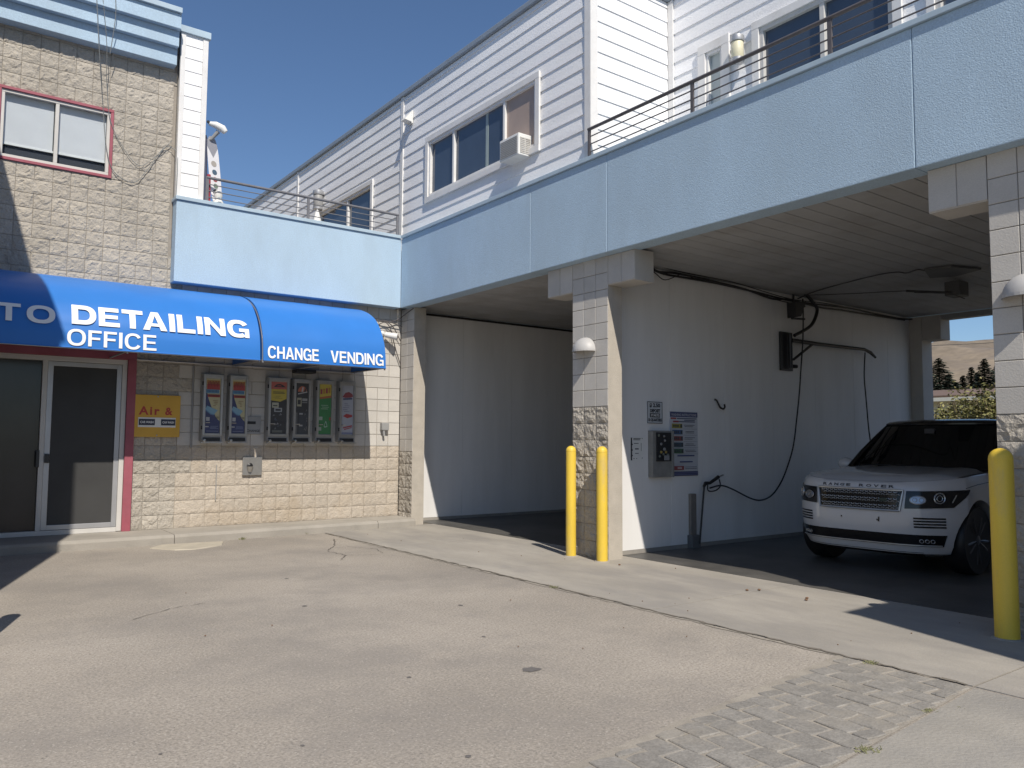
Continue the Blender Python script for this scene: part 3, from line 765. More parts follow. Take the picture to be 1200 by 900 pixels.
# ------------------------------------------------------------------ railings
def railing(name, pts, posts, axis, mt, label, ztop=5.76, zb=5.36, nr=3, group='metal railings on the stucco parapets'):
    t = thing(name, (pts[0][0], pts[0][1], zb), label, 'railing', group)
    (xa, ya), (xb, yb) = pts
    part('top_rail', MB().tube([(xa, ya, ztop), (xb, yb, ztop)], .023, 10), mt, t, smooth=True)
    for k in range(nr):
        z = zb + (ztop - zb) * (k + .75) / (nr + .75)
        part('rail', MB().tube([(xa, ya, z), (xb, yb, z)], .0085, 8), mt, t, smooth=True)
    for p in posts:
        if axis == 'x': part('post', MB().box(p - .022, p + .022, ya - .012, ya + .012, zb - .06, ztop), mt, t, bevel=.003)
        else: part('post', MB().box(xa - .012, xa + .012, p - .022, p + .022, zb - .06, ztop), mt, t, bevel=.003)
    return t
railing('railing', ((3.47, 13.0), (6.97, 13.0)), (3.49, 5.2, 6.95), 'x', M_rail2, 'grey metal railing on the short parapet beside the white pilaster')
railing('railing', ((7.05, 7.79), (7.05, -9)), (7.77, 5.98, 4.22, 2.4, .6, -1.2, -3, -4.8, -6.6, -8.4), 'y', M_rail, 'brown metal railing on the long parapet in front of the glass doors')

# ================================================================== COLUMNS
def column(y0, y1, name, label, rough_rows, ztop, corb=None, xdep=.25, z0=0., ncolb=3, first_mat=None):
    t = thing(name, (XC, (y0 + y1) / 2, 0), label, 'column', 'block columns between the wash bays')
    mb = MB(); mb.box(XC + .012, XC + xdep, y0 + .012, y1 + (.11 if y0 > 12 else 0), 0, 4.0); part('core', mb, M_mort, t)
    mb = MB(); mb.box(XC + .004, XC + xdep + .004, y0, y0 + .011, 0, 4.0); part('jamb', mb, M_jamb, t, bevel=.003)
    n = round((4.0 - z0) / .2222); bh = (4.0 - z0) / n; bw = (y1 - y0) / ncolb; bl = []
    for j in range(n):
        for i in range(ncolb):
            rough = 1.25 if j < rough_rows else 0
            mt = (M_blk if j < rough_rows else M_blks)
            bl.append((XC + .014, y0 + bw * (i + .5), z0 + bh * (j + .5), bw, bh, rough, mt))
    if corb:
        for (a, b) in corb:
            k = max(1, round((b - a) / .237)); cw = (b - a) / k
            mb = MB(); mb.box(XC + .012, XC + xdep + .1, a + .004, b - .004, 3.60, 4.0); part('corbel', mb, M_blks, t)
            for i in range(k):
                bl.append((XC + .014, a + cw * (i + .5), 3.80, cw, .39, 0, M_blks))
    lay(t, bl, '-x')
    return t
column(7.545, 8.255, 'block_column', 'block column between the two visible wash bays, behind two yellow bollards', 9, 4, corb=[(7.05, 7.545), (8.255, 8.80)])
column(12.70, 13.19, 'block_column', 'block pier at the inner corner beside the vending machines', 6, 4, ncolb=2)
column(2.185, 2.885, 'block_column', 'block column at the right edge of the photo with a yellow bollard in front', 8, 4, corb=[(2.885, 3.38), (1.7, 2.185)])

# dome lamps on the columns
def dome(y, z, label):
    t = thing('dome_lamp', (XC, y, z), label, 'wall lamp', 'half dome lamps on the block columns')
    def fn(u, v):
        a = math.pi * u; e = v * math.pi / 2; r = .165
        return (XC - .005 - r * math.sin(a) * math.cos(e) * 1.05, y + r * 1.18 * math.cos(a) * math.cos(e), z + .185 * math.sin(e))
    part('shade', MB().grid(fn, 20, 8), M_lampg, t, smooth=True)
    mb = MB(); pts = [(XC - .005 - .15 * math.sin(math.pi * k / 14), y + .17 * math.cos(math.pi * k / 14), z + .012) for k in range(15)]; mb.q(*pts)
    part('diffuser', mb, plain('lamp glass', (.25, .25, .25), .3), t)
    mb = MB(); 
    for k in range(14):
        a0, a1 = math.pi * k / 14, math.pi * (k + 1) / 14
        p = lambda a, r1, zz: (XC - .005 - r1 * math.sin(a) * 1.05, y + r1 * 1.18 * math.cos(a), zz)
        mb.q(p(a0, .167, z - .012), p(a1, .167, z - .012), p(a1, .167, z + .012), p(a0, .167, z + .012))
    part('rim', mb, M_lampg, t)
dome(7.975, 2.76, 'grey half dome lamp on the column between the two visible bays')
dome(2.60, 2.74, 'grey half dome lamp cut by the right edge of the photo')

# bollards
def bollard(x, y, h, r, label):
    t = thing('bollard', (x, y, 0), label, 'bollard', 'yellow steel bollards')
    prof = [(r, 0), (r, h - r * .95)] + [(r * math.cos(a), h - r * .95 + r * .95 * math.sin(a)) for a in [math.pi / 2 * k / 6 for k in range(1, 6)]] + [(.004, h)]
    part('post', MB().lathe(prof, (x, y, 0), n=28), M_yel, t, smooth=True)
    part('grout_ring', MB().lathe([(r + .035, 0), (r + .02, .014), (r - .005, .016)], (x, y, 0), n=20), M_kerb, t)
    part('cap_weld', MB().lathe([(r + .0005, h - r * 1.08), (r + .002, h - r * 1.02), (r + .0005, h - r * .96)], (x, y, 0), n=28), M_yel, t)
bollard(7.02, 8.11, 1.475, .068, 'yellow bollard at the left side of the middle column')
bollard(7.045, 7.53, 1.475, .072, 'yellow bollard at the right side of the middle column')
bollard(6.93, 2.765, 1.50, .088, 'large yellow bollard in shade at the right edge beside the white car')
bollard(.30, 6.9, 1.475, .07, 'yellow bollard outside the left edge whose shadow tip shows on the asphalt')

# ================================================================== AWNINGS
PROF = [(13.185, 3.885), (12.95, 3.875), (12.675, 3.805), (12.45, 3.72), (12.24, 3.60), (12.06, 3.42), (11.95, 3.25), (11.885, 3.10), (11.85, 2.92), (11.835, 2.735)]
def prof_at(z):
    for (ya, za), (yb, zb) in zip(PROF[::-1], PROF[::-1][1:]):
        if za <= z <= zb: return ya + (yb - ya) * (z - za) / (zb - za)
    return PROF[-1][0]
def smooth_prof(n=4):
    out = []
    P = [Vector((0, a, b)) for a, b in PROF]
    for k in range(len(P) - 1):
        p0, p1, p2, p3 = P[max(0, k - 1)], P[k], P[k + 1], P[min(len(P) - 1, k + 2)]
        for i in range(n):
            t = i / n; q = .5 * ((2 * p1) + (p2 - p0) * t + (2 * p0 - 5 * p1 + 4 * p2 - p3) * t * t + (3 * p1 - p0 - 3 * p2 + p3) * t ** 3); out.append((q.y, q.z))
    out.append(PROF[-1]); return out
SP = smooth_prof()
def sp_y(z):
    for (ya, za), (yb, zb) in zip(SP[::-1], SP[::-1][1:]):
        if za <= z <= zb: return ya + (yb - ya) * (z - za) / (zb - za + 1e-9)
    return SP[-1][0]
def awning(x0, x1, label, words, ribs):
    t = thing('awning', ((x0 + x1) / 2, 13.18, 2.73), label, 'awning', 'blue vinyl awnings over the office front')
    mb = MB(); nx = max(8, int((x1 - x0) * 8))
    def sag(x):
        d = min(abs(x - r) for r in ribs); return .012 * min(1, d / .5)
    def cf_(u, v):
        x = x0 + (x1 - x0) * u; ya, za = SP[min(len(SP) - 1, round(v * (len(SP) - 1)))]; sg_ = sag(x); k = 1 if 3.0 < za < 3.8 else .3
        return (x, ya + sg_ * k * .5, za - sg_ * k)
    mb.grid(cf_, nx, len(SP) - 1)
    part('canopy', mb, M_awn, t, smooth='all')
    for xe in (x0, x1):
        mb = MB(); mb.q(*[(xe, a, b) for a, b in SP], (xe, 13.185, 2.735)); part('end_panel', mb, M_awn, t, fixn=False)
    mb = MB()
    for r in ribs: 
        mb.tube([(r, a + .03, b - .03) for a, b in SP[2:]], .014, 6)
    mb.tube([(x0 + .01, 11.85, 2.735), (x1 - .01, 11.85, 2.735)], .014, 6); mb.tube([(x0, 13.15, 2.75), (x1, 13.15, 2.75)], .014, 6)
    for r in ribs: mb.tube([(r, 11.86, 2.74), (r, 13.15, 2.75)], .012, 6)
    part('frame', mb, M_alu2, t, smooth=True)
    part('hem', MB().tube([(x0, 11.832, 2.737), (x1, 11.832, 2.737)], .009, 6), M_awn, t, smooth=True)
    for (s, a, b, z0, z1, bold) in words:
        mb = MB(); add_sign(mb, s, lambda u, v: (a + u * (b - a), sp_y(z0 + v * (z1 - z0)) - .011, z0 + v * (z1 - z0)), T=bold[0], S=bold[1], gap=bold[2], stretch=bold[3])
        o = part('lettering', mb, M_lett, t, fixn=False)
    return t
awning(-1.6, 4.035, 'larger blue awning over the sliding door reading DETAILING and OFFICE', [
    ('AUTO', -.05, 1.32, 3.03, 3.27, (.27, .2, .2, 1.25)), ('DETAILING', 1.51, 3.875, 3.058, 3.33, (.30, .215, .09, 1.3)), ('OFFICE', 1.46, 2.565, 2.765, 2.985, (.19, .155, .13, 1.0))], [-1.6, .3, 2.2, 4.03])
awning(4.085, 6.155, 'smaller blue awning over the vending machines reading CHANGE VENDING', [
    ('CHANGE', 4.15, 4.97, 2.775, 2.965, (.21, .17, .10, 1.0)), ('VENDING', 5.17, 6.11, 2.775, 2.965, (.21, .17, .10, 1.0))], [4.09, 5.1, 6.15])

# ================================================================== WALL EQUIPMENT (office)
def poster_quads(parent, x0, x1, z0, z1, y, items):
    """items: (u0,u1,v0,v1,color) flat print, each 0.4 mm above the last"""
    cols = []; mb = MB(); k = 0
    for it in items:
        c = it[4]; mm = pr(*c)
        if mm not in cols: cols.append(mm)
        mb.mi = cols.index(mm); k += 1; yy = y - .0006 * k
        W, Hh = x1 - x0, z1 - z0
        if len(it) > 5 and it[5] == 'poly':
            mb.q(*[(x0 + u * W, yy, z0 + v * Hh) for u, v in it[6]])
        elif len(it) > 5 and it[5] == 'text':
            add_text(mb, it[6], txy(x0 + it[0] * W, x0 + it[1] * W, z0 + it[2] * Hh, z0 + it[3] * Hh, yy), bold=.03)
        else:
            mb.q(*[(x0 + u * W, yy, z0 + v * Hh) for u, v in ((it[0], it[2]), (it[1], it[2]), (it[1], it[3]), (it[0], it[3]))])
    return part('poster', mb, cols, parent, fixn=False)
def lines(u0, u1, vs, c, h=.012, jig=.0):
    return [(u0 + U(0, jig), u1 - U(0, jig) * 2, v, v + h, c) for v in vs]
NAVY, RED, YEL, CREAM, SKY, BLK, WHT, GRN = (30, 50, 120), (205, 50, 40), (240, 215, 70), (235, 225, 175), (120, 185, 225), (28, 30, 36), (225, 225, 225), (40, 150, 70)
def p_towel():
    it = [(0, 1, 0, 1, NAVY), (0, 0, 0, 0, CREAM, 'poly', [(.12, 1), (1, 1), (1, .22), (.75, .28), (.45, .45), (.2, .62), (.02, .80), (0, 1)]),
          (.05, .95, .86, .97, (225, 160, 60)), (.06, .96, .80, .90, RED), (.02, .92, .73, .80, SKY), (.12, .98, .66, .71, RED),
          (0, 0, 0, 0, (150, 205, 235), 'poly', [(-.02, .44), (.1, .50), (.85, .42), (.6, .34), (.35, .36)]), (0, 0, 0, 0, (95, 150, 200), 'poly', [(.35, .36), (.6, .34), (.62, .325), (.37, .335), (-.02, .41), (-.02, .44)]),
          (.05, .30, .22, .29, WHT), (.0, .25, .105, .125, WHT)]
    it += lines(.3, .95, (.08, .10, .12), (150, 165, 200), .008, .1) + lines(.45, .9, (.50, .53, .56, .59), (170, 120, 70), .008, .15) + lines(.08, .9, (.03,), (170, 180, 210), .008)
    it += lines(.7, .95, (.27, .29), BLK, .008) + [(.02 + .1 * k, .08 + .1 * k, .885 - .03 * (k % 2), .955 - .02 * (k % 2), (170, 30, 30)) for k in range(1, 9)] + [(.08 + .1 * k, .13 + .1 * k, .745, .785, (60, 110, 170)) for k in range(0, 8)] + [(.2 + .09 * k, .25 + .09 * k, .67, .70, (110, 20, 20)) for k in range(0, 8)]
    return it
def p_spray():
    it = [(0, 1, 0, 1, BLK), (0, 0, 0, 0, YEL, 'poly', [(0, .64), (.6, .62), (1, .68), (1, .86), (0, .86)]), (0, 1, .86, 1, (225, 110, 95)), (0, 0, 0, 0, BLK, 'poly', [(.15, .90), (.35, .955), (.55, .965), (.75, .945), (.95, .90)]),
          (0, 0, 0, 0, (200, 60, 50), 'poly', [(.3, .915), (.45, .94), (.6, .94), (.7, .915)]), (.08, .5, .50, .60, (215, 215, 190)), (.14, .42, .53, .55, BLK), (.22, .72, .42, .50, (200, 205, 210)), (.3, .64, .44, .48, BLK)]
    it += lines(.1, .9, (.80, .775), (90, 80, 20), .012, .05) + lines(.1, .85, (.72, .70, .68), (150, 140, 60), .006, .2)
    for k in range(10): u, v = U(.1, .8), U(.04, .38); g_ = random.choice([(120, 125, 130), (160, 160, 165), (80, 90, 110)]); it.append((0, 0, 0, 0, g_, 'poly', [(u, v), (u + U(.06, .2), v + .01), (u + .08, v + U(.02, .06))]))
    it.append((.1, .75, .02, .07, (110, 115, 110)))
    return it
def p_black():
    it = [(0, 1, 0, 1, BLK), (.28, 1.0, .0, .42, (52, 58, 66)), (0, .14, 0, .42, (120, 120, 120))]
    arc = [(.5 + .36 * math.cos(math.pi * k / 10), .83 + .11 * math.sin(math.pi * k / 10)) for k in range(11)]
    it += [(0, 0, 0, 0, (225, 120, 80), 'poly', arc), (0, 0, 0, 0, WHT, 'poly', [(.42, .83), (.48, .92), (.6, .92), (.55, .83)]), (0, 0, 0, 0, BLK, 'poly', [(.62, .83), (.7, .9), (.78, .9), (.8, .83)]),
           (0, 0, 0, 0, WHT, 'poly', [(.14, .775), (.9, .82), (.9, .84), (.14, .795)]), (.08, .45, .54, .71, (205, 200, 170)), (.14, .38, .58, .67, BLK), (.5, .92, .65, .70, (190, 190, 190)), (.5, .92, .61, .63, (160, 160, 160)), (.28, .56, .38, .41, (200, 200, 200)), (.28, .56, .15, .18, (200, 200, 200))]
    for k in range(9): u, v = U(.62, .85), U(.05, .48); it.append((0, 0, 0, 0, (130, 128, 122), 'poly', [(u, v), (u + .12, v + .015), (u + .06, v + .05)]))
    return it
def p_green():
    it = [(0, 1, 0, 1, GRN), (0, 0, 0, 0, YEL, 'poly', [(.05, .74), (1, .77), (1, 1), (.05, 1)]), (0, 0, 0, 0, (210, 110, 50), 'poly', [(.05, .70), (1, .735), (1, .78), (.05, .74)])]
    it += [(.1 + .22 * k, .26 + .22 * k, .80 + .01 * k, .90 + .012 * k, (215, 150, 40) if k % 2 else (190, 60, 90)) for k in range(4)]
    it += lines(.15, .9, (.57, .535, .50), (170, 210, 175), .014, .1) + [(.02, .3, .28, .35, (200, 215, 200)), (0, 0, 0, 0, (215, 235, 220), 'poly', [(.5, .22), (.58, .27), (.66, .22), (.72, .15), (.5, .13), (.42, .16)]), (0, 0, 0, 0, GRN, 'poly', [(.52, .21), (.58, .24), (.63, .21), (.66, .16), (.52, .15), (.47, .17)]), (0, .22, .07, .14, (190, 205, 190)), (.84, .98, .28, .34, (190, 80, 60))]
    return it
def p_white():
    it = [(0, 1, 0, 1, (205, 208, 222)), (0, 0, 0, 0, (165, 45, 60), 'poly', [(.02, .76), (.3, .85), (.6, .87), (.9, .83), (1, .78), (.8, .755), (.3, .745)]), (0, 0, 0, 0, (60, 70, 120), 'poly', [(.1, .735), (.9, .75), (.9, .715), (.1, .70)]),
          (0, 0, 0, 0, (200, 40, 45), 'poly', [(.1, .37), (.4, .42), (.9, .40), (.95, .36), (.5, .33)]), (0, 0, 0, 0, (200, 40, 45), 'poly', [(.1, .14), (.9, .19), (.95, .165), (.15, .12)]), (0, 0, 0, 0, (200, 40, 45), 'poly', [(.2, .105), (.9, .15), (.9, .135), (.25, .09)]), (0, 1, .02, .035, (70, 90, 170))]
    it += lines(.08, .7, (.62, .58, .54, .50, .46), (120, 120, 150), .008, .15)
    return it
VM = [(3.53, 3.86, 'first vending dispenser with blue and red towel poster, next to the yellow Air sign', p_towel), (3.945, 4.262, 'second vending dispenser with blue and red towel poster, left of the small CHANGE plate', p_towel),
      (4.585, 4.958, 'vending dispenser with pink and yellow poster, just right of the CHANGE plate', p_spray), (5.02, 5.345, 'vending dispenser with black poster and orange arch emblem', p_black),
      (5.435, 5.765, 'vending dispenser with yellow and green poster', p_green), (5.865, 6.185, 'vending dispenser with white and red poster, nearest the corner pier', p_white)]
for (a, b, lab, fn) in VM:
    t = thing('vending_dispenser', ((a + b) / 2, 13.18, 1.45), lab, 'vending machine', 'vending dispensers on the office wall')
    z0, z1 = 1.47, 2.585; yb, yf = 13.182, 13.03
    part('cabinet', MB().box(a + .01, b, yf, yb, z0 + .03, z1), M_grey, t, bevel=.01)
    part('door_frame', MB().box(a + .015, a + .055, yf - .022, yf, z0 + .12, z1 - .01).box(b - .045, b - .005, yf - .022, yf, z0 + .12, z1 - .01).box(a + .055, b - .045, yf - .021, yf, z1 - .075, z1 - .01).box(a + .055, b - .045, yf - .021, yf, z0 + .12, z0 + .16), M_steel, t, bevel=.003, segs=1)
    poster_quads(t, a + .058, b - .048, z0 + .165, z1 - .08, yf - .004, fn())
    part('delivery_slot', MB().box(a + .03, b - .03, yf - .008, yf + .002, z0 + .04, z0 + .095), M_blkm, t)
    part('tray', MB().box(a - .005, b + .005, yf - .05, yf + .02, z0, z0 + .025), M_steel, t, bevel=.004)
    part('coin_knob', MB().lathe([(.026, .02), (.026, -.06), (.020, -.085), (.002, -.088)], (a + .035, yf - .02, z0 + .045), ax='y', n=14), M_steel, t, smooth=True)
    part('handle', MB().tube([(a + .062, yf - .02, z0 + .33), (a + .062, yf - .05, z0 + .33), (a + .12, yf - .05, z0 + .33)], .008, 6), M_steel, t)
    part('hinge', MB().lathe([(.014, -.03), (.014, .03)], (a + .01, yf - .005, z1 - .16), n=10).lathe([(.014, -.03), (.014, .03)], (a + .01, yf - .005, z0 + .25), n=10), M_blkm, t)
# change plate
t = thing('coin_changer', (4.4, 13.18, 1.6), 'small grey coin changer plate marked CHANGE between the two groups of dispensers', 'coin changer')
part('plate', MB().box(4.28, 4.53, 13.155, 13.19, 1.62, 1.92), M_grey, t, bevel=.006)
part('bill_slot', MB().box(4.30, 4.44, 13.145, 13.156, 1.79, 1.835), M_blkm, t, bevel=.003)
mb = MB(); add_text(mb, 'CHANGE', txy(4.295, 4.515, 1.66, 1.70, 13.1535)); part('lettering', mb, plain('dark print', (.03, .03, .03), .6), t, fixn=False)
t = thing('payout_box', (4.4, 13.18, .95), 'grey steel plate with a round coin cup set below the CHANGE plate', 'steel box')
part('plate', MB().box(4.245, 4.565, 13.14, 13.19, .945, 1.24), M_steel, t, bevel=.004)
mb = MB()
def cup(u, v):
    a = math.pi * (u); r = .055 * (1 - .45 * (1 - v)); return (4.36 + r * math.cos(a), 13.138 - r * math.sin(a) * 1.1, 1.0 + .09 * v)
part('cup', MB().grid(cup, 12, 4), M_steel, t, smooth=True)
part('cup_base', MB().lathe([(.035, .0), (.05, -.006), (.02, -.02)], (4.36, 13.14, 1.10), ax='y', n=16), M_blkm, t)
part('weld', MB().q((4.455, 13.135, 1.24), (4.475, 13.135, 1.24), (4.468, 13.15, 1.36)), M_steel, t)
# Air sign
t = thing('air_sign', (2.9, 13.18, 1.57), 'yellow square board reading Air with two small dark CAR WASH tags', 'sign')
part('board', MB().box(2.555, 3.235, 13.135, 13.16, 1.565, 2.215), mat('yellow sign paint', (.62, .36, .05), .6, var=.06, vscale=3), t, bevel=.004)
mb = MB(); add_text(mb, 'Air', txy(2.63, 2.93, 1.905, 2.035, 13.133), bold=.03, spacing=1.25); add_text(mb, '&', txy(3.01, 3.12, 1.905, 2.025, 13.133), bold=.03); part('lettering', mb, plain('red print', (.42, .05, .04), .6), t, fixn=False)
part('white_strip', MB().box(2.625, 3.17, 13.131, 13.134, 1.715, 1.865), M_offw, t)
part('tag', MB().box(2.635, 2.865, 13.127, 13.130, 1.745, 1.84).box(2.955, 3.165, 13.127, 13.130, 1.745, 1.84), plain('navy tag', (.03, .035, .06), .5), t)
mb = MB(); add_text(mb, 'CAR WASH', txy(2.655, 2.845, 1.775, 1.81, 13.1255)); add_text(mb, 'CAR WASH', txy(2.975, 3.145, 1.775, 1.81, 13.1255)); part('lettering', mb, M_lett, t, fixn=False)
part('bolt', MB().lathe([(.012, 0), (.010, -.008), (.002, -.01)], (2.9, 13.133, 2.19), ax='y', n=8).lathe([(.012, 0), (.010, -.008), (.002, -.01)], (2.9, 13.133, 1.59), ax='y', n=8), M_steel, t)
# flood lamp and sensor at the corner
t = thing('flood_lamp', (6.85, 13.18, 3.45), 'white tubular flood lamp above the right end of the small awning', 'lamp')
part('barrel', MB().tube([(6.78, 13.08, 3.49), (6.93, 12.98, 3.455), (6.965, 12.955, 3.448)], [.05, .062, .07], 16), M_offw, t, smooth=True)
part('lens', MB().tube([(6.966, 12.954, 3.4475), (6.969, 12.952, 3.447)], .055, 16), plain('lens', (.35, .30, .27), .3), t)
part('mount', MB().lathe([(.05, 0), (.05, -.03), (.02, -.04)], (6.76, 13.185, 3.52), ax='y', n=14).tube([(6.76, 13.15, 3.52), (6.78, 13.08, 3.49)], .012, 6), M_offw, t)
t = thing('wall_sensor', (6.8, 13.18, 1.7), 'small white box with a grey stub on the cream wall beside the corner pier', 'sensor')
part('case', MB().box(6.755, 6.90, 13.09, 13.185, 1.72, 1.86), M_grey, t, bevel=.012)
part('stub', MB().tube([(6.80, 13.12, 1.72), (6.815, 13.12, 1.62)], .022, 8), M_grey, t)
t = thing('canopy_light', (5.2, 13.1, 2.7), 'dark flat lamp tucked under the small awning', 'lamp')
part('housing', MB().box(5.05, 5.40, 12.95, 13.18, 2.68, 2.74), M_blkm, t, bevel=.01)
# utility cables
t = thing('wall_cable', (7.0, 13.15, 3.6), 'thin dark cables looped above the flood lamp at the inner corner', 'cable', None)
mb = MB()
def sagc(a, b, s, n=10):
    a, b = Vector(a), Vector(b); return [a.lerp(b, k / n) - Vector((0, 0, s * 4 * (k / n) * (1 - k / n))) for k in range(n + 1)]
def ctube(pts, r, n=6):
    P = [Vector(p) for p in pts]; out = []
    for k in range(len(P) - 1):
        p0, p1, p2, p3 = P[max(0, k - 1)], P[k], P[k + 1], P[min(len(P) - 1, k + 2)]
        for i in range(6):
            q = i / 6; out.append(.5 * ((2 * p1) + (p2 - p0) * q + (2 * p0 - 5 * p1 + 4 * p2 - p3) * q * q + (3 * p1 - p0 - 3 * p2 + p3) * q ** 3))
    out.append(P[-1]); return out
for pts in ([(6.5, 13.16, 3.3), (6.62, 13.12, 3.62), (6.78, 13.1, 3.72), (6.9, 13.1, 3.6), (7.0, 13.12, 3.3), (7.14, 13.14, 2.95)], [(6.55, 13.16, 3.78), (6.8, 13.1, 3.73), (7.05, 13.1, 3.8), (7.12, 12.9, 3.9), (7.15, 12.7, 3.97)], [(6.78, 13.1, 3.75), (6.95, 13.1, 3.65), (7.12, 13.12, 3.4)], [(6.4, 13.16, 3.71), (6.78, 13.1, 3.75), (7.15, 13.13, 3.68)]):
    mb.tube(ctube(pts, .008), .009, 6)
part('cable', mb, plain('grey cable', (.09, .08, .08), .7), t)
t = thing('hanging_cable', (2.0, 13.1, 6.5), 'thin grey cables hanging from the cornice across the upper window corner', 'cable')
mb = MB()
mb.tube(ctube([(1.72, 12.72, 8.35), (1.83, 12.85, 7.3), (1.95, 13.12, 6.6), (2.02, 13.14, 6.0), (2.14, 13.15, 5.62), (2.42, 13.15, 5.5), (2.62, 13.15, 5.75), (2.85, 13.15, 6.15), (3.02, 13.1, 6.12), (3.035, 13.05, 5.9), (3.03, 13.05, 5.36)], .006), .006, 6)
mb.tube(ctube([(1.80, 12.74, 8.3), (1.93, 12.9, 7.5), (1.99, 13.1, 6.9), (2.1, 13.15, 6.3), (2.45, 13.15, 5.8), (2.7, 13.15, 5.95), (2.95, 13.12, 6.28)], .005), .005, 6)
mb.tube(ctube([(1.98, 12.72, 8.3), (2.02, 12.8, 7.9), (1.99, 12.95, 7.35)], .005), .006, 6)
part('cable', mb, plain('pale cable', (.20, .21, .21), .6), t)

# ================================================================== BALCONY THINGS
t = thing('snowboard', (3.62, 13.25, 5.3), 'white snowboard with grey tip and round stickers standing by the white pilaster', 'snowboard')
def board_outline(n=24):
    out = []
    for k in range(n):
        a = 2 * math.pi * k / n; sx = .105 * math.copysign(abs(math.cos(a)) ** .7, math.cos(a)); sz = .58 * math.copysign(abs(math.sin(a)) ** .55, math.sin(a)); out.append((sx, sz))
    return out
def lean(u, z): return (3.60 + u * .95 + (z - .6) * -.115 + .03, 13.14 + u * .25, 5.36 + z * .99)
bo = board_outline(); mb = MB(); fr_ = [lean(a, b + .58) for a, b in bo]; bk = [(p[0] + .004, p[1] + .014, p[2]) for p in fr_]
mb.q(*fr_); mb.q(*bk[::-1])
for i in range(len(bo)): j = (i + 1) % len(bo); mb.q(fr_[i], fr_[j], bk[j], bk[i])
part('deck', mb, plain('board white', (.75, .74, .76), .35), t)
mb = MB(); tip = [lean(a, b + .58) for a, b in bo if b > .33]; tip = [(p[0], p[1] - .002, p[2]) for p in tip]; tip.append((lean(0, .80)[0], lean(0, .8)[1] - .002, lean(0, .80)[2])); 
mb.q(*tip); part('tip', mb, plain('board grey', (.30, .30, .33), .4), t, fixn=False)
mb = MB(); ms = [pr(215, 205, 195), pr(70, 110, 140), pr(205, 90, 90), pr(150, 170, 150), pr(40, 40, 45)]
for k, (z, r) in enumerate(((.70, .05), (.56, .045), (.44, .042), (.33, .042), (.22, .06))):
    mb.mi = k; mb.q(*[(lambda p: (p[0], p[1] - .003, p[2]))(lean(r * math.cos(q * .6283), z + r * math.sin(q * .6283))) for q in range(10)])
part('sticker', mb, ms, t, fixn=False)
t = thing('ski_bundle', (3.52, 13.15, 5.3), 'dark red and navy skis standing between pilaster and snowboard behind the railing', 'skis')
mb = MB(); mb.tube([(3.50, 13.13, 5.33), (3.49, 13.15, 6.0), (3.485, 13.16, 6.45), (3.47, 13.12, 6.5)], [.035, .03, .026, .012], 6); part('ski', mb, plain('navy ski', (.07, .08, .13), .4), t)
mb = MB(); mb.tube([(3.545, 13.10, 5.33), (3.54, 13.12, 5.85)], .03, 6); part('ski', mb, plain('red ski', (.35, .04, .06), .4), t)
t = thing('security_light', (3.6, 13.1, 6.55), 'white twin flood light on a short arm above the snowboard', 'lamp')
part('head', MB().tube([(3.50, 13.08, 6.69), (3.60, 13.04, 6.675), (3.70, 13.0, 6.62), (3.745, 12.99, 6.57)], [.03, .055, .065, .045], 12), M_offw, t, smooth=True)
part('arm', MB().tube([(3.47, 13.2, 6.40), (3.56, 13.12, 6.45), (3.65, 13.05, 6.58)], [.02, .025, .035], 8), M_grey, t)
part('lens', MB().lathe([(.028, 0), (.02, -.01)], (3.485, 13.05, 6.70), ax='y', n=10), M_blkm, t)
t = thing('folded_parasol', (6.2, 15.2, 5.3), 'white folded cloth parasol standing on the balcony before the far window', 'parasol')
part('cloth', MB().lathe([(.19, -.72), (.17, -.3), (.10, .15), (.03, .42), (.01, .44)], (6.15, 14.9, 5.72), n=12), M_offw, t, smooth=True)
part('pole', MB().tube([(6.15, 14.9, 4.6), (6.15, 14.9, 6.18)], .015, 8), M_grey, t)
t = thing('white_bundle', (3.75, 13.2, 5.2), 'white bundle on the deck edge behind the railing below the snowboard', 'bundle')
part('body', MB().lathe([(.06, 0), (.09, .05), (.085, .14), (.05, .19), (.07, .24), (.06, .31), (.02, .34)], (3.70, 13.12, 5.28), n=14), M_offw, t, smooth=True)

# ================================================================== BAY EQUIPMENT
YB = 7.617
FIT = 1.0236          # the fittings were measured for a wall at 7.62; the wall stands at 7.80
t = thing('price_sign', (8.1, YB, 1.8), 'small grey sign reading 2.50 deposit 10 quarters above the coin box', 'sign')
part('panel', MB().box(7.965, 8.265, YB - .012, YB, 1.79, 2.09), mat('sign grey', (.50, .52, .54), .5, var=.04), t)
mb = MB(); y_ = YB - .0135
add_text(mb, '$ 2.50', txy(8.01, 8.22, 2.005, 2.07, y_), bold=.05); add_text(mb, 'DEPOSIT', txy(8.02, 8.22, 1.94, 1.99, y_), bold=.06); add_text(mb, '10 QUARTERS', txy(7.985, 8.25, 1.81, 1.862, y_), bold=.06)
mb.box(8.015, 8.215, YB - .0145, YB - .0125, 1.873, 1.930)
part('lettering', mb, plain('sign black', (.03, .03, .035), .6), t, fixn=False)
mb = MB(); add_text(mb, 'STARTS', txy(8.03, 8.20, 1.885, 1.918, YB - .0165), bold=.03); part('lettering', mb, M_offw, t, fixn=False)
mb = MB(); 
for b_ in ((7.965, 8.265, 2.082, 2.09), (7.965, 8.265, 1.79, 1.798), (7.965, 7.973, 1.798, 2.082), (8.257, 8.265, 1.798, 2.082)): mb.box(b_[0], b_[1], YB - .014, YB - .012, b_[2], b_[3])
part('border', mb, plain('sign black2', (.03, .03, .035), .6), t)
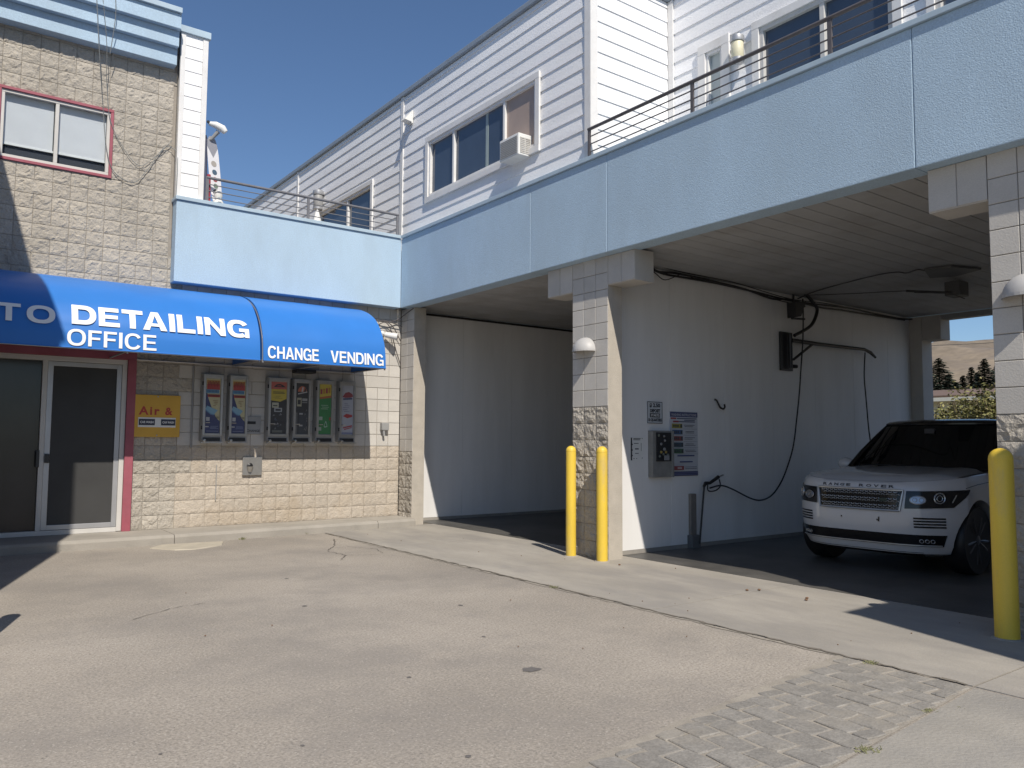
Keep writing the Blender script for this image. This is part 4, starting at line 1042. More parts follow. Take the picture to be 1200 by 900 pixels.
# notice
t = thing('notice', (7.75, YB, 1.4), 'white notice with dark left margin left of the coin box', 'sign')
part('sheet', MB().box(7.645, 7.885, YB - .004, YB, 1.28, 1.595), M_offw, t)
mb = MB(); y_ = YB - .006
def rq(a, b, z0, z1): mb.q((a, y_, z0), (b, y_, z0), (b, y_, z1), (a, y_, z1))
rq(7.65, 7.675, 1.285, 1.59)
for k in range(3): mb.lathe([(.012, 0), (.012, -.001)], (7.675, y_, 1.35 + k * .075), ax='y', n=10)
for (a, b, z) in ((7.70, 7.84, 1.575), (7.70, 7.83, 1.558), (7.71, 7.80, 1.51), (7.73, 7.80, 1.44), (7.73, 7.80, 1.43), (7.73, 7.80, 1.375), (7.70, 7.72, 1.305), (7.75, 7.77, 1.305)): rq(a, b, z, z + .008)
rq(7.845, 7.852, 1.41, 1.52); rq(7.86, 7.875, 1.575, 1.585); rq(7.86, 7.875, 1.31, 1.32)
part('print', mb, plain('notice print', (.03, .03, .035), .6), t, fixn=False)
# coin box
M_dull = mat('dull coin box steel', (.27, .265, .25), .5, var=.15, vscale=8, metal=.3)
t = thing('coin_box', (8.18, YB, 1.05), 'stainless coin box with a dark scratched selector panel on the bay wall', 'coin box')
part('case', MB().box(7.985, 8.395, YB - .09, YB, 1.05, 1.69), M_dull, t, bevel=.008)
part('selector_panel', MB().box(8.05, 8.345, YB - .102, YB - .09, 1.27, 1.665), plain('selector black', (.02, .02, .022), .4), t, bevel=.004)
part('side_flange', MB().box(8.355, 8.395, YB - .11, YB - .09, 1.05, 1.69), M_dull, t, bevel=.003)
mb = MB(); cols = [pr(200, 170, 60), pr(170, 170, 170), pr(120, 130, 120)]
for k, (u, v, r, c_) in enumerate(((.30, .60, .02, 1), (.55, .72, .018, 1), (.52, .42, .025, 1), (.30, .32, .02, 0), (.62, .32, .02, 0), (.2, .18, .018, 2), (.45, .25, .018, 2), (.75, .22, .02, 2), (.15, .9, .02, 2), (.5, .87, .016, 1))):
    mb.mi = c_; mb.lathe([(r, 0), (r * .8, -.012), (.002, -.014)], (8.05 + u * .295, YB - .103, 1.27 + v * .395), ax='y', n=10)
mb.mi = 1; mb.box(8.20, 8.29, YB - .116, YB - .102, 1.285, 1.35)
part('button', mb, cols, t)
# instruction board
t = thing('instruction_board', (8.7, YB, 1.05), 'tall white wash instruction board with coloured bars and blue ends', 'sign')
part('panel', MB().box(8.415, 9.00, YB - .014, YB, 1.055, 1.965), mat('board white', (.50, .51, .54), .45, var=.03), t)
it = [(0, 1, .92, 1, (45, 60, 130)), (0, 1, 0, .07, (45, 60, 130)), (.04, .96, .935, .975, (215, 215, 225), 'text', 'WASHING INSTRUCTIONS'), (.02, .22, .885, .91, (190, 40, 40)), (.24, .96, .89, .905, (60, 70, 120)), (.5, .9, .865, .878, (60, 70, 120)), (.1, .3, .835, .86, (190, 40, 40)), (.3, .9, .84, .855, (60, 70, 120))]
for k, c_ in enumerate(((190, 180, 50), (60, 105, 160), (165, 55, 50), (50, 90, 110), (40, 110, 60))):
    v = .745 - k * .098; it += [(.06, .43, v, v + .07, c_), (.36, .42, v + .01, v + .06, (30, 35, 40))]; it += lines(.47, .9, (v + .045, v + .022), (70, 75, 95), .008, .06) + [(.45, .97, v - .012, v - .009, (90, 95, 120))]
    it += [(.10 + .07 * q, .15 + .07 * q, v + .02, v + .05, (40, 45, 60)) for q in range(3)]
it += [(.2, .82, .305, .325, (45, 60, 140)), (.28, .75, .21, .23, (45, 60, 140)), (.06, .43, .095, .155, (170, 50, 50)), (.2, .35, .11, .14, (225, 200, 200))] + lines(.47, .9, (.135, .11), (70, 75, 95), .008)
it += lines(.03, .95, (.045, .02), (150, 155, 200), .007)
poster_quads(t, 8.417, 8.998, 1.057, 1.963, YB - .0145, it)
# hook
t = thing('wall_hook', (9.45, YB, 2.05), 'small black hook alone on the bay wall', 'hook')
mb = MB(); mb.tube(ctube([(9.40, YB, 2.17), (9.42, YB - .03, 2.15), (9.45, YB - .06, 2.06), (9.50, YB - .08, 2.03), (9.54, YB - .08, 2.06), (9.53, YB - .08, 2.10)], .01), .014, 8); part('hook', mb, M_blkm, t, smooth=True)
# wand holder + wand + hose
t = thing('wand_holder', (8.87, YB, .05), 'grey steel tube holder low on the bay wall with the wand in it', 'wand holder')
part('tube', MB().box(8.80, 8.92, YB - .05, YB - .001, .10, .80), mat('dull galvanised', (.19, .17, .15), .6, var=.15, vscale=6), t, bevel=.01)
part('foot', MB().box(8.77, 8.95, YB - .10, YB, .03, .22), mat('dull galvanised dark', (.12, .12, .12), .6, var=.15, vscale=6), t, bevel=.01)
t = thing('wash_wand', (8.95, 7.5, .1), 'black pressure washer gun with wand standing against the bay wall', 'pressure washer')
part('wand', MB().tube([(8.90, 7.50, .10), (8.99, 7.49, .85), (9.0, 7.49, .92)], .014, 8), M_blkm, t)
part('gun', MB().tube([(8.99, 7.49, .90), (9.03, 7.49, .95), (9.12, 7.485, .95), (9.30, 7.475, 1.035)], [.02, .028, .022, .028], 8), M_blk_r, t, smooth=True)
part('trigger_guard', MB().tube(ctube([(9.07, 7.485, .93), (9.08, 7.48, .84), (9.22, 7.47, .84), (9.33, 7.47, .90), (9.31, 7.47, 1.0)], .01), .010, 6), M_blkm, t)
part('coupling', MB().tube([(9.30, 7.475, 1.035), (9.40, 7.47, 1.06)], .012, 8), M_steel, t)
def hit(px, py, ax, val):
    d = cr * (px - cx) + cd * (py - cy) + cf * f; C0 = Vector((0, 0, 1.53)); return C0 + d * ((val - C0[ax]) / d[ax])
t = thing('wash_hose', (10.5, 7.45, 1), 'long black wash hose curving from ceiling down to the wand', 'hose')
hp = [(832, 572), (845, 569), (858, 573), (880, 584), (893, 586), (905, 580), (915, 566), (923, 547), (930, 522), (934, 490), (937, 460), (939, 430), (941, 400), (941.5, 370), (941, 350)]
pts = [hit(a, b, 1, 7.46) for a, b in hp]; part('hose', MB().tube(ctube(pts, .012), .012, 8), M_blk_r, t, smooth=True)
# boom
t = thing('hose_boom', (11.2, 7.55, 2.7), 'black swinging steel boom bracketed high on the bay wall with a hanging hose', 'hose boom')
part('wall_plate', MB().box(11.02, 11.34, YB - .04, YB, 2.70, 3.33), M_blkm, t, bevel=.006)
part('pivot_post', MB().tube([(11.20, YB - .09, 2.74), (11.20, YB - .09, 3.30)], .035, 10), M_blkm, t)
part('arm', MB().tube([(11.20, YB - .12, 3.19), (11.9, YB - .13, 3.185), (13.35, YB - .14, 3.20), (13.55, YB - .14, 3.16), (13.72, YB - .14, 3.08)], [.035, .032, .028, .03, .02], 8), M_blkm, t)
part('brace', MB().tube([(11.24, YB - .12, 2.88), (11.75, YB - .13, 3.16)], .022, 8), M_blkm, t)
part('supply_hose', MB().tube(ctube([(11.25, 7.48, 3.27), (11.6, 7.46, 3.42), (11.75, 7.44, 3.55), (11.85, 7.44, 3.75), (11.75, 7.44, 3.85), (11.55, 7.46, 3.99), (11.45, 7.47, 4.0)], .02), .028, 8), M_blk_r, t, smooth=True)
pts = [hit(a, b, 1, 7.45) for a, b in ((1014, 413), (1013, 440), (1015, 465), (1018, 500), (1021, 525), (1022, 560))]; part('drop_hose', MB().tube(ctube(pts, .01), .012, 8), M_blk_r, t, smooth=True)
part('fixing', MB().tube([(11.33, YB - .05, 2.78), (11.4, YB - .07, 2.78)], .03, 8), M_blkm, t)
# corner flood light under ceiling
t = thing('bay_floodlight', (11.3, 7.5, 3.7), 'black flood light high on the bay wall above the hose boom', 'lamp')
mb = MB(); mb.q(*[hit(a, b, 1, 7.50) for a, b in ((922, 355), (935, 355), (929, 372), (923, 373))]); q0 = [Vector(v) for v in mb.v]; mb2 = MB(); bk = [p + Vector((0, -.16, 0)) for p in q0]
mb2.q(*q0); mb2.q(*bk[::-1])
for i in range(4): j = (i + 1) % 4; mb2.q(q0[i], q0[j], bk[j], bk[i])
part('housing', mb2, M_blkm, t)
part('yoke', MB().tube([hit(933, 357, 1, 7.5), hit(943, 359, 1, 7.5)], .018, 6).tube([hit(928, 373, 1, 7.5), hit(943, 374, 1, 7.5)], .018, 6).tube([hit(930, 345, 1, 7.5), hit(930, 356, 1, 7.5)], .02, 6), M_blkm, t)
# cable bundle along wall/ceiling corner
t = thing('cable_bundle', (9.5, 7.5, 3.9), 'black cable bundle sagging along the top of the bay wall', 'cable')
mb = MB()
paths = [[(755, 309), (775, 320), (800, 325), (840, 332), (880, 341), (925, 352), (960, 357), (1000, 362), (1040, 371), (1065, 374), (1090, 372)],
         [(755, 309), (770, 318), (790, 320), (820, 326), (870, 338), (905, 350), (925, 351), (960, 360), (990, 364), (1020, 369), (1060, 375)],
         [(756, 311), (768, 320), (780, 328), (800, 321), (812, 326)], [(757, 311), (758, 318), (759, 320)], [(757, 292), (756, 300), (756, 309)],
         [(758, 308), (800, 319), (860, 331), (925, 350), (970, 356), (1050, 372)], [(890, 345), (905, 350), (925, 355)]]
for i, p in enumerate(paths):
    mb.tube(ctube([hit(a, b, 1, 7.56 - .02 * (i % 3)) for a, b in p], .01), .016 if i < 2 else .007, 6)
part('cable', mb, M_blk_r, t, smooth=True)
FIT = 0
# ceiling swivel unit
t = thing('ceiling_boom', (12.3, 5.6, 3.8), 'dark ceiling swivel box with flat plates and pipes under the bay ceiling', 'ceiling fitting')
def ch(a, b, z=3.99): return hit(a, b, 2, z)
mb = MB(); mb.q(*[ch(a, b) for a, b in ((1083, 317), (1115, 313), (1150, 316), (1120, 324), (1090, 326))]); k = [Vector(v) for v in mb.v]; bk = [v + Vector((0, 0, .03)) for v in k]; mb.q(*bk)
for i in range(5): j = (i + 1) % 5; mb.q(tuple(k[i]), tuple(k[j]), tuple(bk[j]), tuple(bk[i]))
part('plate', mb, mat('dusty black', (.11, .11, .11), .6), t)
part('box', MB().box(12.3, 12.6, 5.38, 5.60, 3.76, 3.98), mat('dusty black 2', (.09, .09, .09), .6), t, bevel=.01)
mb = MB(); c0 = Vector((12.3, 5.5, 3.80))
for (a, b) in ((1062, 341), (1072, 342)): mb.tube([c0, ch(a, b, 3.93)], .02, 6)
mb.tube(ctube([Vector((12.5, 5.4, 3.72)), ch(1105, 342, 3.75), ch(1085, 343, 3.85), ch(1060, 341, 3.93), ch(1000, 344, 3.98), ch(945, 346, 3.97)], .01), .008, 6)
mb.tube(ctube([ch(1083, 317, 3.97), ch(1075, 316, 3.95), ch(1062, 320, 3.97), ch(1050, 319, 3.98), ch(1020, 324, 3.99), ch(960, 340, 3.99), ch(935, 350, 3.98)], .01), .010, 6)
part('pipe', mb, plain('dusty hose', (.05, .05, .05), .7), t)

# ================================================================== OTHER BUILDINGS THAT CAST THE SHADOWS AT THE SIDES
LW = thing('left_wing', (-4, 10, 0), 'taupe block wing just outside the left edge that shades the asphalt', 'building')
part('wall', MB().box(-8, -.07, 7.1, 13.0, 0, 8.2), M_blk, LW); part('coping', MB().box(-8.05, -.03, 7.06, 13.0, 8.2, 8.26), M_coping, LW)
RW = thing('right_wing', (6.5, -3, 0), 'blue stucco block wing outside the right edge that shades the bay apron', 'building')
part('wall', MB().box(5.33, 7.0, -6, -.68, 0, 5.28), M_stucb, RW, bevel=.01); part('coping', MB().box(5.31, 7.0, -6.02, -.66, 5.282, 5.34), M_coping, RW)

# ================================================================== CAR
CAR = thing('parked_car', (9.02, 5.21, .006), 'white luxury SUV parked nose out in the shaded wash bay', 'car', rz=.038)
ROOT[CAR.name] = Vector((0, 0, 0)); CAR.scale = (1.035, 1.05, 1.02)
LV = [(.215, .86, .26), (.26, .94, .12), (.34, .97, .085), (.46, .985, .065), (.58, .99, .045), (.70, .99, .035), (.82, .985, .045), (.92, .978, .055), (.98, .968, .065), (1.03, .95, .085), (1.055, .925, .125)]
def lvl(z):
    z = max(LV[0][0], min(LV[-1][0], z))
    for a, b in zip(LV, LV[1:]):
        if a[0] <= z <= b[0]:
            t_ = (z - a[0]) / (b[0] - a[0]); return a[1] + (b[1] - a[1]) * t_, a[2] + (b[2] - a[2]) * t_
def fb(l, W, F): return F + .50 * (min(1, abs(l) / W)) ** 4.2
def outline(W, F):
    pts = []
    n = 16
    ls = [math.sin(math.pi / 2 * k / n) for k in range(n + 1)]
    half = [(fb(l * W, W, F), l * W) for l in ls]                       # centre -> side
    side = [(F + .50 + (4.55 - F - .5) * k / 22, W) for k in range(1, 23)]
    rear = [(4.55 + .42 * math.sin(math.pi / 2 * k / 6), W * (math.cos(math.pi / 2 * k / 6)) ** .45 if k < 6 else 0) for k in range(1, 7)]
    return half + side + rear
def rise(b): 
    t_ = max(0, min(1, (b - .1) / 1.6)); return .105 * t_ * (2 - t_) if b < 3.8 else .105
def body_pt(b, l, z):
    k = max(0, (z - .90) / .155); return (b, l, z + rise(b) * min(1, k) ** 1.2)
def build_body():
    mb = MB(); rings = []
    for (z, W, F) in LV:
        half = outline(W, F); full = half + [(b, -l) for b, l in half[-2:0:-1]]
        # rocker tuck
        full = [(b, l) for b, l in full]
        rings.append([body_pt(b, l, z) for b, l in full])
    n = len(rings[0]); base = 0
    for r in rings: mb.v += r
    for k in range(len(rings) - 1):
        for i in range(n):
            a = k * n + i; b = k * n + (i + 1) % n; mb.f.append((a, b, b + n, a + n)); mb.m.append(0)
    mb.f.append(tuple(range(n))[::-1]); mb.m.append(0); e = (len(rings) - 1) * n; mb.f.append(tuple(e + i for i in range(n))); mb.m.append(0)
    me = mb.mesh('body', M_car, smooth=True)
    o = bpy.data.objects.new('body', me); COL.objects.link(o)
    cm = MB()
    for bx_ in (.86, 3.78):
        for sg in (1, -1): cm.lathe([(.455, sg * .62), (.455, sg * 1.2)] if sg > 0 else [(.455, -1.2), (.455, -.62)], (bx_, 0, .40), ax='y', n=40)
    co = bpy.data.objects.new('cut', cm.mesh('cut', M_blkm)); COL.objects.link(co)
    md = o.modifiers.new('b', 'BOOLEAN'); md.operation = 'DIFFERENCE'; md.object = co; md.solver = 'EXACT'
    dg = bpy.context.evaluated_depsgraph_get(); dg.update(); me2 = bpy.data.meshes.new_from_object(o.evaluated_get(dg))
    o.modifiers.clear(); o.data = me2; bpy.data.objects.remove(co); o.parent = CAR
    for p in o.data.polygons: p.use_smooth = True
    o.data.set_sharp_from_angle(angle=math.radians(35))
    return o
M_car = mat('white car paint', (.58, .58, .59), .3, var=.02, vscale=2, coat=.9, stain=(.55, .55, .55), stain_scale=2.2, stain_amt=.14, stain_lo=.5)
build_body()
def surf(s, z, off=.004):
    W, F = lvl(z); sg = 1 if s >= 0 else -1; s = abs(s); pb, pl = fb(0, W, F), 0.0; acc = 0; N_ = 80
    pts = [(fb(W * k / N_, W, F), W * k / N_) for k in range(N_ + 1)] + [(F + .5 + .1 * k, W) for k in range(1, 20)]
    for (b0, l0), (b1, l1) in zip(pts, pts[1:]):
        d = math.hypot(b1 - b0, l1 - l0)
        if acc + d >= s:
            t_ = (s - acc) / d; b, l = b0 + (b1 - b0) * t_, l0 + (l1 - l0) * t_; nb, nl = -(l1 - l0) / d, (b1 - b0) / d
            b += nb * off; l += nl * off; p = body_pt(b, l, z); return Vector((p[0], sg * p[1], p[2]))
        acc += d
def spatch(mb, corners, off, nu=12, nv=4):
    """corners (s,z): bl, br, tr, tl"""
    (s0, z0), (s1, z1), (s2, z2), (s3, z3) = corners
    def fn(u, v):
        s = (s0 * (1 - u) + s1 * u) * (1 - v) + (s3 * (1 - u) + s2 * u) * v; z = (z0 * (1 - u) + z1 * u) * (1 - v) + (z3 * (1 - u) + z2 * u) * v
        return surf(s, z, off)
    mb.grid(fn, nu, nv)
def sring(mb, s0, z0, r, off, tr=.006, n=20, sx=1.0):
    mb.tube([surf(s0 + r * sx * math.cos(2 * math.pi * k / n), z0 + r * math.sin(2 * math.pi * k / n), off) for k in range(n + 1)], tr, 6, cap=False)
M_cblk = plain('car black gloss', (.010, .010, .011), .18)
M_chrome = plain('satin chrome', (.50, .51, .52), .35, metal=.55)
# hood
mb = MB()
def hood(u, v):
    l = (-1 + 2 * u) * .875; b0 = fb(l, .925, .125) + .012; b = b0 + (1.50 - b0) * v
    edge = abs(l) / .875; crown = .045 * (1 - edge ** 2.5) * min(1, v * 6) ** .6 - (.012 if v == 0 else 0)
    z = 1.054 + rise(b) + crown + .006
    if .52 < edge < .9: z += .012 * math.sin((edge - .52) / .38 * math.pi) * min(1, v * 5)
    return (b, l, z)
mb.grid(hood, 28, 16); part('hood', mb, M_car, CAR, smooth='all', local=True)
bxp_ = lambda name, b, mt, bev=0, par=CAR: part(name, MB().box(*b), mt, par, bevel=bev, local=True)
mb = MB(); mb.q((1.28, -.86, 1.155), (1.28, .86, 1.155), (1.52, .88, 1.19), (1.52, -.88, 1.19)); mb.box(1.50, 1.54, -.88, .88, 1.10, 1.19); part('cowl', mb, M_cblk, CAR, local=True)
mb = MB(); mb.tube([(1.36, -.5, 1.20), (1.44, .1, 1.215), (1.50, .3, 1.22)], .009, 6); mb.tube([(1.34, .05, 1.205), (1.44, .45, 1.215), (1.5, .7, 1.21)], .009, 6); part('wiper', mb, M_blk_r, CAR, local=True)
# greenhouse
def gh_ring(z):
    t_ = (z - 1.12) / .66; b0 = 1.34 + .78 * t_; b1 = 4.82 - .45 * t_; W = .90 - .20 * t_ ** 1.15; pts = []
    n = 8
    for k in range(n + 1):
        l = W * k / n; pts.append((b0 + .20 * (k / n) ** 2.6, l))
    for k in range(1, 13): pts.append((b0 + .20 + (b1 - .1 - b0 - .2) * k / 12, W))
    for k in range(1, 5): pts.append((b1 - .1 + .1 * k / 4, W * (1 - (k / 4) ** 1.5)))
    full = pts + [(b, -l) for b, l in pts[-2:0:-1]]
    return [(b, l, z) for b, l in full]
zs = [1.12, 1.25, 1.40, 1.55, 1.68, 1.76]; mb = MB(); rg = [gh_ring(z) for z in zs]; n = len(rg[0])
for r in rg: mb.v += r
for k in range(len(zs) - 1):
    for i in range(n): a = k * n + i; b = k * n + (i + 1) % n; mb.f.append((a, b, b + n, a + n)); mb.m.append(0)
part('glasshouse', mb, mat('car glass', (.006, .007, .008), .04, var=.1, spec=.6), CAR, smooth=True, local=True)
mb = MB(); base = gh_ring(1.755); n = len(base); cen = (3.2, 0)
rr = []
for (sc_, z) in ((1.012, 1.755), (1.012, 1.775), (.97, 1.80), (.85, 1.822), (.6, 1.838), (.3, 1.845)):
    rr.append([(cen[0] + (p[0] - cen[0]) * sc_, p[1] * sc_, z) for p in base])
for r in rr: mb.v += r
for k in range(len(rr) - 1):
    for i in range(n): a = k * n + i; b = k * n + (i + 1) % n; mb.f.append((a, b, b + n, a + n)); mb.m.append(0)
mb.f.append(tuple((len(rr) - 1) * n + i for i in range(n))); mb.m.append(0)
part('roof', mb, M_cblk, CAR, smooth=True, local=True)
mb = MB()
for sg in (1, -1):
    mb.tube([(1.52, sg * .885, 1.15), (1.80, sg * .83, 1.38), (2.12, sg * .745, 1.62), (2.33, sg * .70, 1.755)], .032, 8)
    mb.tube([(2.75, sg * .90, 1.13), (2.78, sg * .71, 1.75)], .035, 6); mb.tube([(3.85, sg * .90, 1.13), (3.82, sg * .71, 1.75)], .04, 6)
part('pillar', mb, M_cblk, CAR, local=True, kind='stuff')
# seats glimpsed as one pale headrest behind glass: interior mirror sticker

part('mirror_sensor', MB().box(1.95, 2.0, -.06, .06, 1.60, 1.70), plain('sensor grey', (.05, .05, .055), .6), CAR, local=True)
# grille
gz0, gz1, gs = .735, .965, .50
mb = MB(); spatch(mb, ((-gs * .93, gz0), (gs * .93, gz0), (gs, gz1), (-gs, gz1)), .004, 20, 4); part('grille_backing', mb, M_cblk, CAR, local=True, fixn=False)
mb = MB(); rim_ = [surf(-gs * .93 + 2 * gs * .93 * k / 16, gz0, .012) for k in range(17)] + [surf(gs * .93 + gs * .07 * k / 4, gz0 + (gz1 - gz0) * k / 4, .012) for k in range(1, 5)] + [surf(gs - 2 * gs * k / 16, gz1, .012) for k in range(1, 17)] + [surf(-gs + gs * .07 * k / 4, gz1 - (gz1 - gz0) * k / 4, .012) for k in range(1, 5)]
mb.tube(rim_, .013, 6, cap=False); gr = part('grille', mb, M_chrome, CAR, local=True, smooth=True)
mb = MB(); rowsn = 6
for j in range(rowsn):
    z = gz0 + .022 + (gz1 - gz0 - .04) * j / (rowsn - 1); st = 17
    for i in range(st):
        s = (-gs + .05) + (2 * gs - .1) * (i + (.5 if j % 2 else 0)) / st
        if abs(s) > gs - .045: continue
        d = .020
        if j % 2 == 0: mb.tube([surf(s - d, z, .014), surf(s - d * .4, z + .010, .018), surf(s + d * .4, z + .010, .018), surf(s + d, z, .014)], .0062, 4)
        else: mb.tube([surf(s - d, z, .014), surf(s - d * .4, z - .010, .018), surf(s + d * .4, z - .010, .018), surf(s + d, z, .014)], .0062, 4)
part('grille_mesh', mb, M_chrome, gr, local=True)
mb = MB(); mb.q(*[surf(-.30 + .05 * math.cos(k * .4488), .855 + .022 * math.sin(k * .4488), .024) for k in range(14)]); part('badge', mb, plain('badge', (.03, .05, .04), .3), gr, local=True, fixn=False)
# headlights
M_glint = plain('painted reflector glint', (.42, .52, .68), .2, metal=.3); M_lens = plain('lamp lens ring', (.50, .50, .50), .2, metal=.6)  # bluish reflection painted into this reflector's colour; its twin is painted dim
for sg, lab in ((1, None), (-1, 'headlight with a bluish reflection painted inside, right of the grille')):
    mb = MB(); spatch(mb, ((sg * .515, .765), (sg * 1.02, .785), (sg * 1.26, .962), (sg * .53, .962)) if sg > 0 else ((sg * 1.02, .785), (sg * .515, .765), (sg * .53, .962), (sg * 1.26, .962)), .009, 16, 5)
    h = part('headlight', mb, M_cblk, CAR, local=True, fixn=False, smooth='all')
    if lab: h['label'] = lab
    mb = MB(); sring(mb, sg * .86, .885, .055, .016, .008); sring(mb, sg * .86, .885, .030, .016, .005); part('ring', mb, M_lens, h, local=True)
    mb = MB(); n_ = 18
    mb.q(*[surf(sg * .645 + .075 * math.cos(2 * math.pi * k / n_), .865 + .040 * math.sin(2 * math.pi * k / n_), .016) for k in range(n_)]); part('reflector', mb, M_glint if sg < 0 else plain('reflector painted dim', (.12, .12, .13), .3), h, local=True, fixn=False)
    mb = MB(); sring(mb, sg * .645, .865, .044, .019, .005, sx=1.75); sring(mb, sg * .615, .865, .022, .020, .004); sring(mb, sg * .68, .865, .022, .020, .004); part('ring', mb, M_lens, h, local=True)
    mb = MB(); mb.tube([surf(sg * (1.0 + .012 * k), .84 + .02 * k, .014) for k in range(5)], .006, 5); part('side_marker', mb, plain('marker', (.45, .43, .38), .3), h, local=True)
# fog vents
for sg in (1, -1):
    mb = MB()
    for k in range(4):
        z = .555 + k * .032; a, b = (sg * .60, sg * .93) if sg > 0 else (sg * .93, sg * .60)
        spatch(mb, ((a, z), (b, z), (b, z + .018), (a, z + .018)), .005, 8, 1)
    part('bumper_vent', mb, M_cblk, CAR, local=True, fixn=False)
    mb = MB(); spatch(mb, ((sg * .56, .545), (sg * .60, .545), (sg * .60, .71), (sg * .56, .71)) if sg > 0 else ((-.60, .545), (-.56, .545), (-.56, .71), (-.60, .71)), .003, 2, 2)
# lower intake
mb = MB(); spatch(mb, ((-.88, .345), (.88, .345), (.93, .475), (-.93, .475)), .006, 30, 4); li = part('lower_intake', mb, M_cblk, CAR, local=True, fixn=False)
mb = MB()
for sg in (1, -1):
    for k in range(3): sring(mb, sg * (.66 + .055 * k), .405, .020, .012, .004, n=12)
part('fog_lamp', mb, M_lens, li, local=True)
mb = MB(); mb.tube([surf(s / 20 * .86, .358, .018) for s in range(-20, 21)], .007, 5); part('chrome_strip', mb, M_chrome, li, local=True)
mb = MB(); spatch(mb, ((-.62, .22), (.62, .22), (.66, .275), (-.66, .275)), .008, 20, 2); part('skid_plate', mb, M_cblk, CAR, local=True, fixn=False)
mb = MB(); 
for (s, z) in ((.20, .63), (-.22, .62)): mb.q(*[surf(s + .010 * math.cos(k), z + .012 * math.sin(k), .003) for k in range(6)])
spatch(mb, ((-.245, .60), (-.225, .60), (-.235, .655), (-.25, .655)), .003, 2, 2)
part('plate_hole', mb, M_cblk, CAR, local=True, fixn=False)
# letters on the bonnet lip
mb = MB()
for word, s0, s1 in (('RANGE', .445, .075), ('ROVER', -.005, -.43)):
    for i, chh in enumerate(word):
        a = s0 + (s1 - s0) * i / 5; b = a + (s1 - s0) * .14
        add_text(mb, chh, lambda u, v: surf(a + (b - a) * u, .990 + v * .030, .006), bold=.03)
part('lettering', mb, plain('badge letters', (.05, .05, .055), .4), CAR, local=True, fixn=False)
# shut lines, mirrors, wheels
mb = MB()
for sg in (1, -1):
    mb.tube([(1.42, sg * .992, .40), (1.45, sg * .995, .75), (1.50, sg * .985, 1.08)], .005, 4); mb.tube([(2.75, sg * .992, .40), (2.78, sg * .99, 1.10)], .005, 4)
    mb.tube([surf(sg * 1.18, .975, .002), surf(sg * 1.5, .99, .002), surf(sg * 2.0, 1.0, .002), surf(sg * 2.3, 1.005, .002)], .005, 4)
part('shut_line', mb, M_cblk, CAR, local=True)
for sg in (1, -1):
    def mir(u, v):
        a = 2 * math.pi * u; e = math.pi * v; q = .115
        return (1.66 + .085 * math.cos(e), sg * (.985 + q * math.sin(e) * math.cos(a) * 1.0), 1.21 + .085 * math.sin(e) * math.sin(a))
    mo = part('mirror', MB().grid(mir, 18, 10), M_car, CAR, local=True, smooth='all')
    part('mirror_base', MB().tube([(1.68, sg * .90, 1.12), (1.67, sg * .97, 1.12), (1.67, sg * 1.05, 1.125)], [.03, .035, .045], 8), M_cblk, mo, local=True)
def wheel(bx_, sg):
    W_ = part('wheel', MB().lathe([(.30, -.12), (.375, -.125), (.392, -.10), (.396, -.05), (.396, .05), (.392, .10), (.375, .125), (.30, .12), (.285, .10), (.285, -.10)], (bx_, sg * .835, .396), ax='y', n=40), M_blk_r, CAR, smooth=True, local=True)
    yo = sg * .945
    part('rim', MB().lathe([(.285, 0), (.29, sg * .012), (.27, sg * .015), (.262, -sg * .04)], (bx_, yo - sg * .01, .396), ax='y', n=36), M_chrome, W_, smooth=True, local=True)
    mb = MB()
    for k in range(10):
        a = 2 * math.pi * k / 10 + (.12 if k % 2 else -.12)
        mb.tube([(bx_ + .05 * math.cos(a), yo - sg * .01, .396 + .05 * math.sin(a)), (bx_ + .17 * math.cos(a), yo + sg * .002, .396 + .17 * math.sin(a)), (bx_ + .275 * math.cos(a), yo - sg * .002, .396 + .275 * math.sin(a))], [.022, .017, .02], 6)
    mb.lathe([(.06, -sg * .02), (.055, sg * .012), (.02, sg * .018)], (bx_, yo, .396), ax='y', n=16)
    part('spokes', mb, plain('wheel grey', (.16, .16, .17), .35, metal=.6), W_, local=True, smooth=True)
    part('brake_disc', MB().lathe([(.19, -.012), (.19, .012)], (bx_, sg * .86, .396), ax='y', n=28), plain('brake', (.10, .10, .10), .4, metal=.6), W_, local=True)
for bx_ in (.86, 3.78):
    for sg in (1, -1): wheel(bx_, sg)
part('underbody', MB().box(.45, 4.6, -.60, .60, .22, .5).box(.5, 4.6, -.84, .84, .5, .8), M_blkm, CAR, local=True)

# ================================================================== BACKGROUND
# hills
def hill_h(x, y):
    d = x
    h1 = 94 * math.exp(-((x - 800) / 260) ** 2) * (1 + .06 * math.sin(y / 90.0) + .10 * noise.noise(Vector((x / 160, y / 160, 0))) + .05 * noise.noise(Vector((x / 45, y / 45, 7))))
    h2 = 58 * math.exp(-((x - 430) / 120) ** 2) * (.75 + .55 * noise.noise(Vector((x / 150 + 5, y / 130, 1)))) 
    h3 = 5 * noise.noise(Vector((x / 30, y / 30, 3))) + 2 * noise.noise(Vector((x / 11, y / 11, 4)))
    t_ = max(0, min(1, (x - 180) / 150)); return (max(h1, h2) + h3) * t_ - .5 + 3 * t_
M_hill = mat('dry grass hill', (.20, .16, .115), .95, var=.3, vscale=.018, stain=(.17, .14, .12), stain_scale=.016, stain_amt=.8, stain_lo=.5, fine=.15, fscale=.25)
def hfn(u, v):
    x_ = 170 + 1100 * u ** 1.3; y_ = -900 + 2300 * v; return (x_, y_, hill_h(x_, y_))
part('hills', MB().grid(hfn, 200, 320), M_hill, smooth='all', fixn=False, kind='structure')
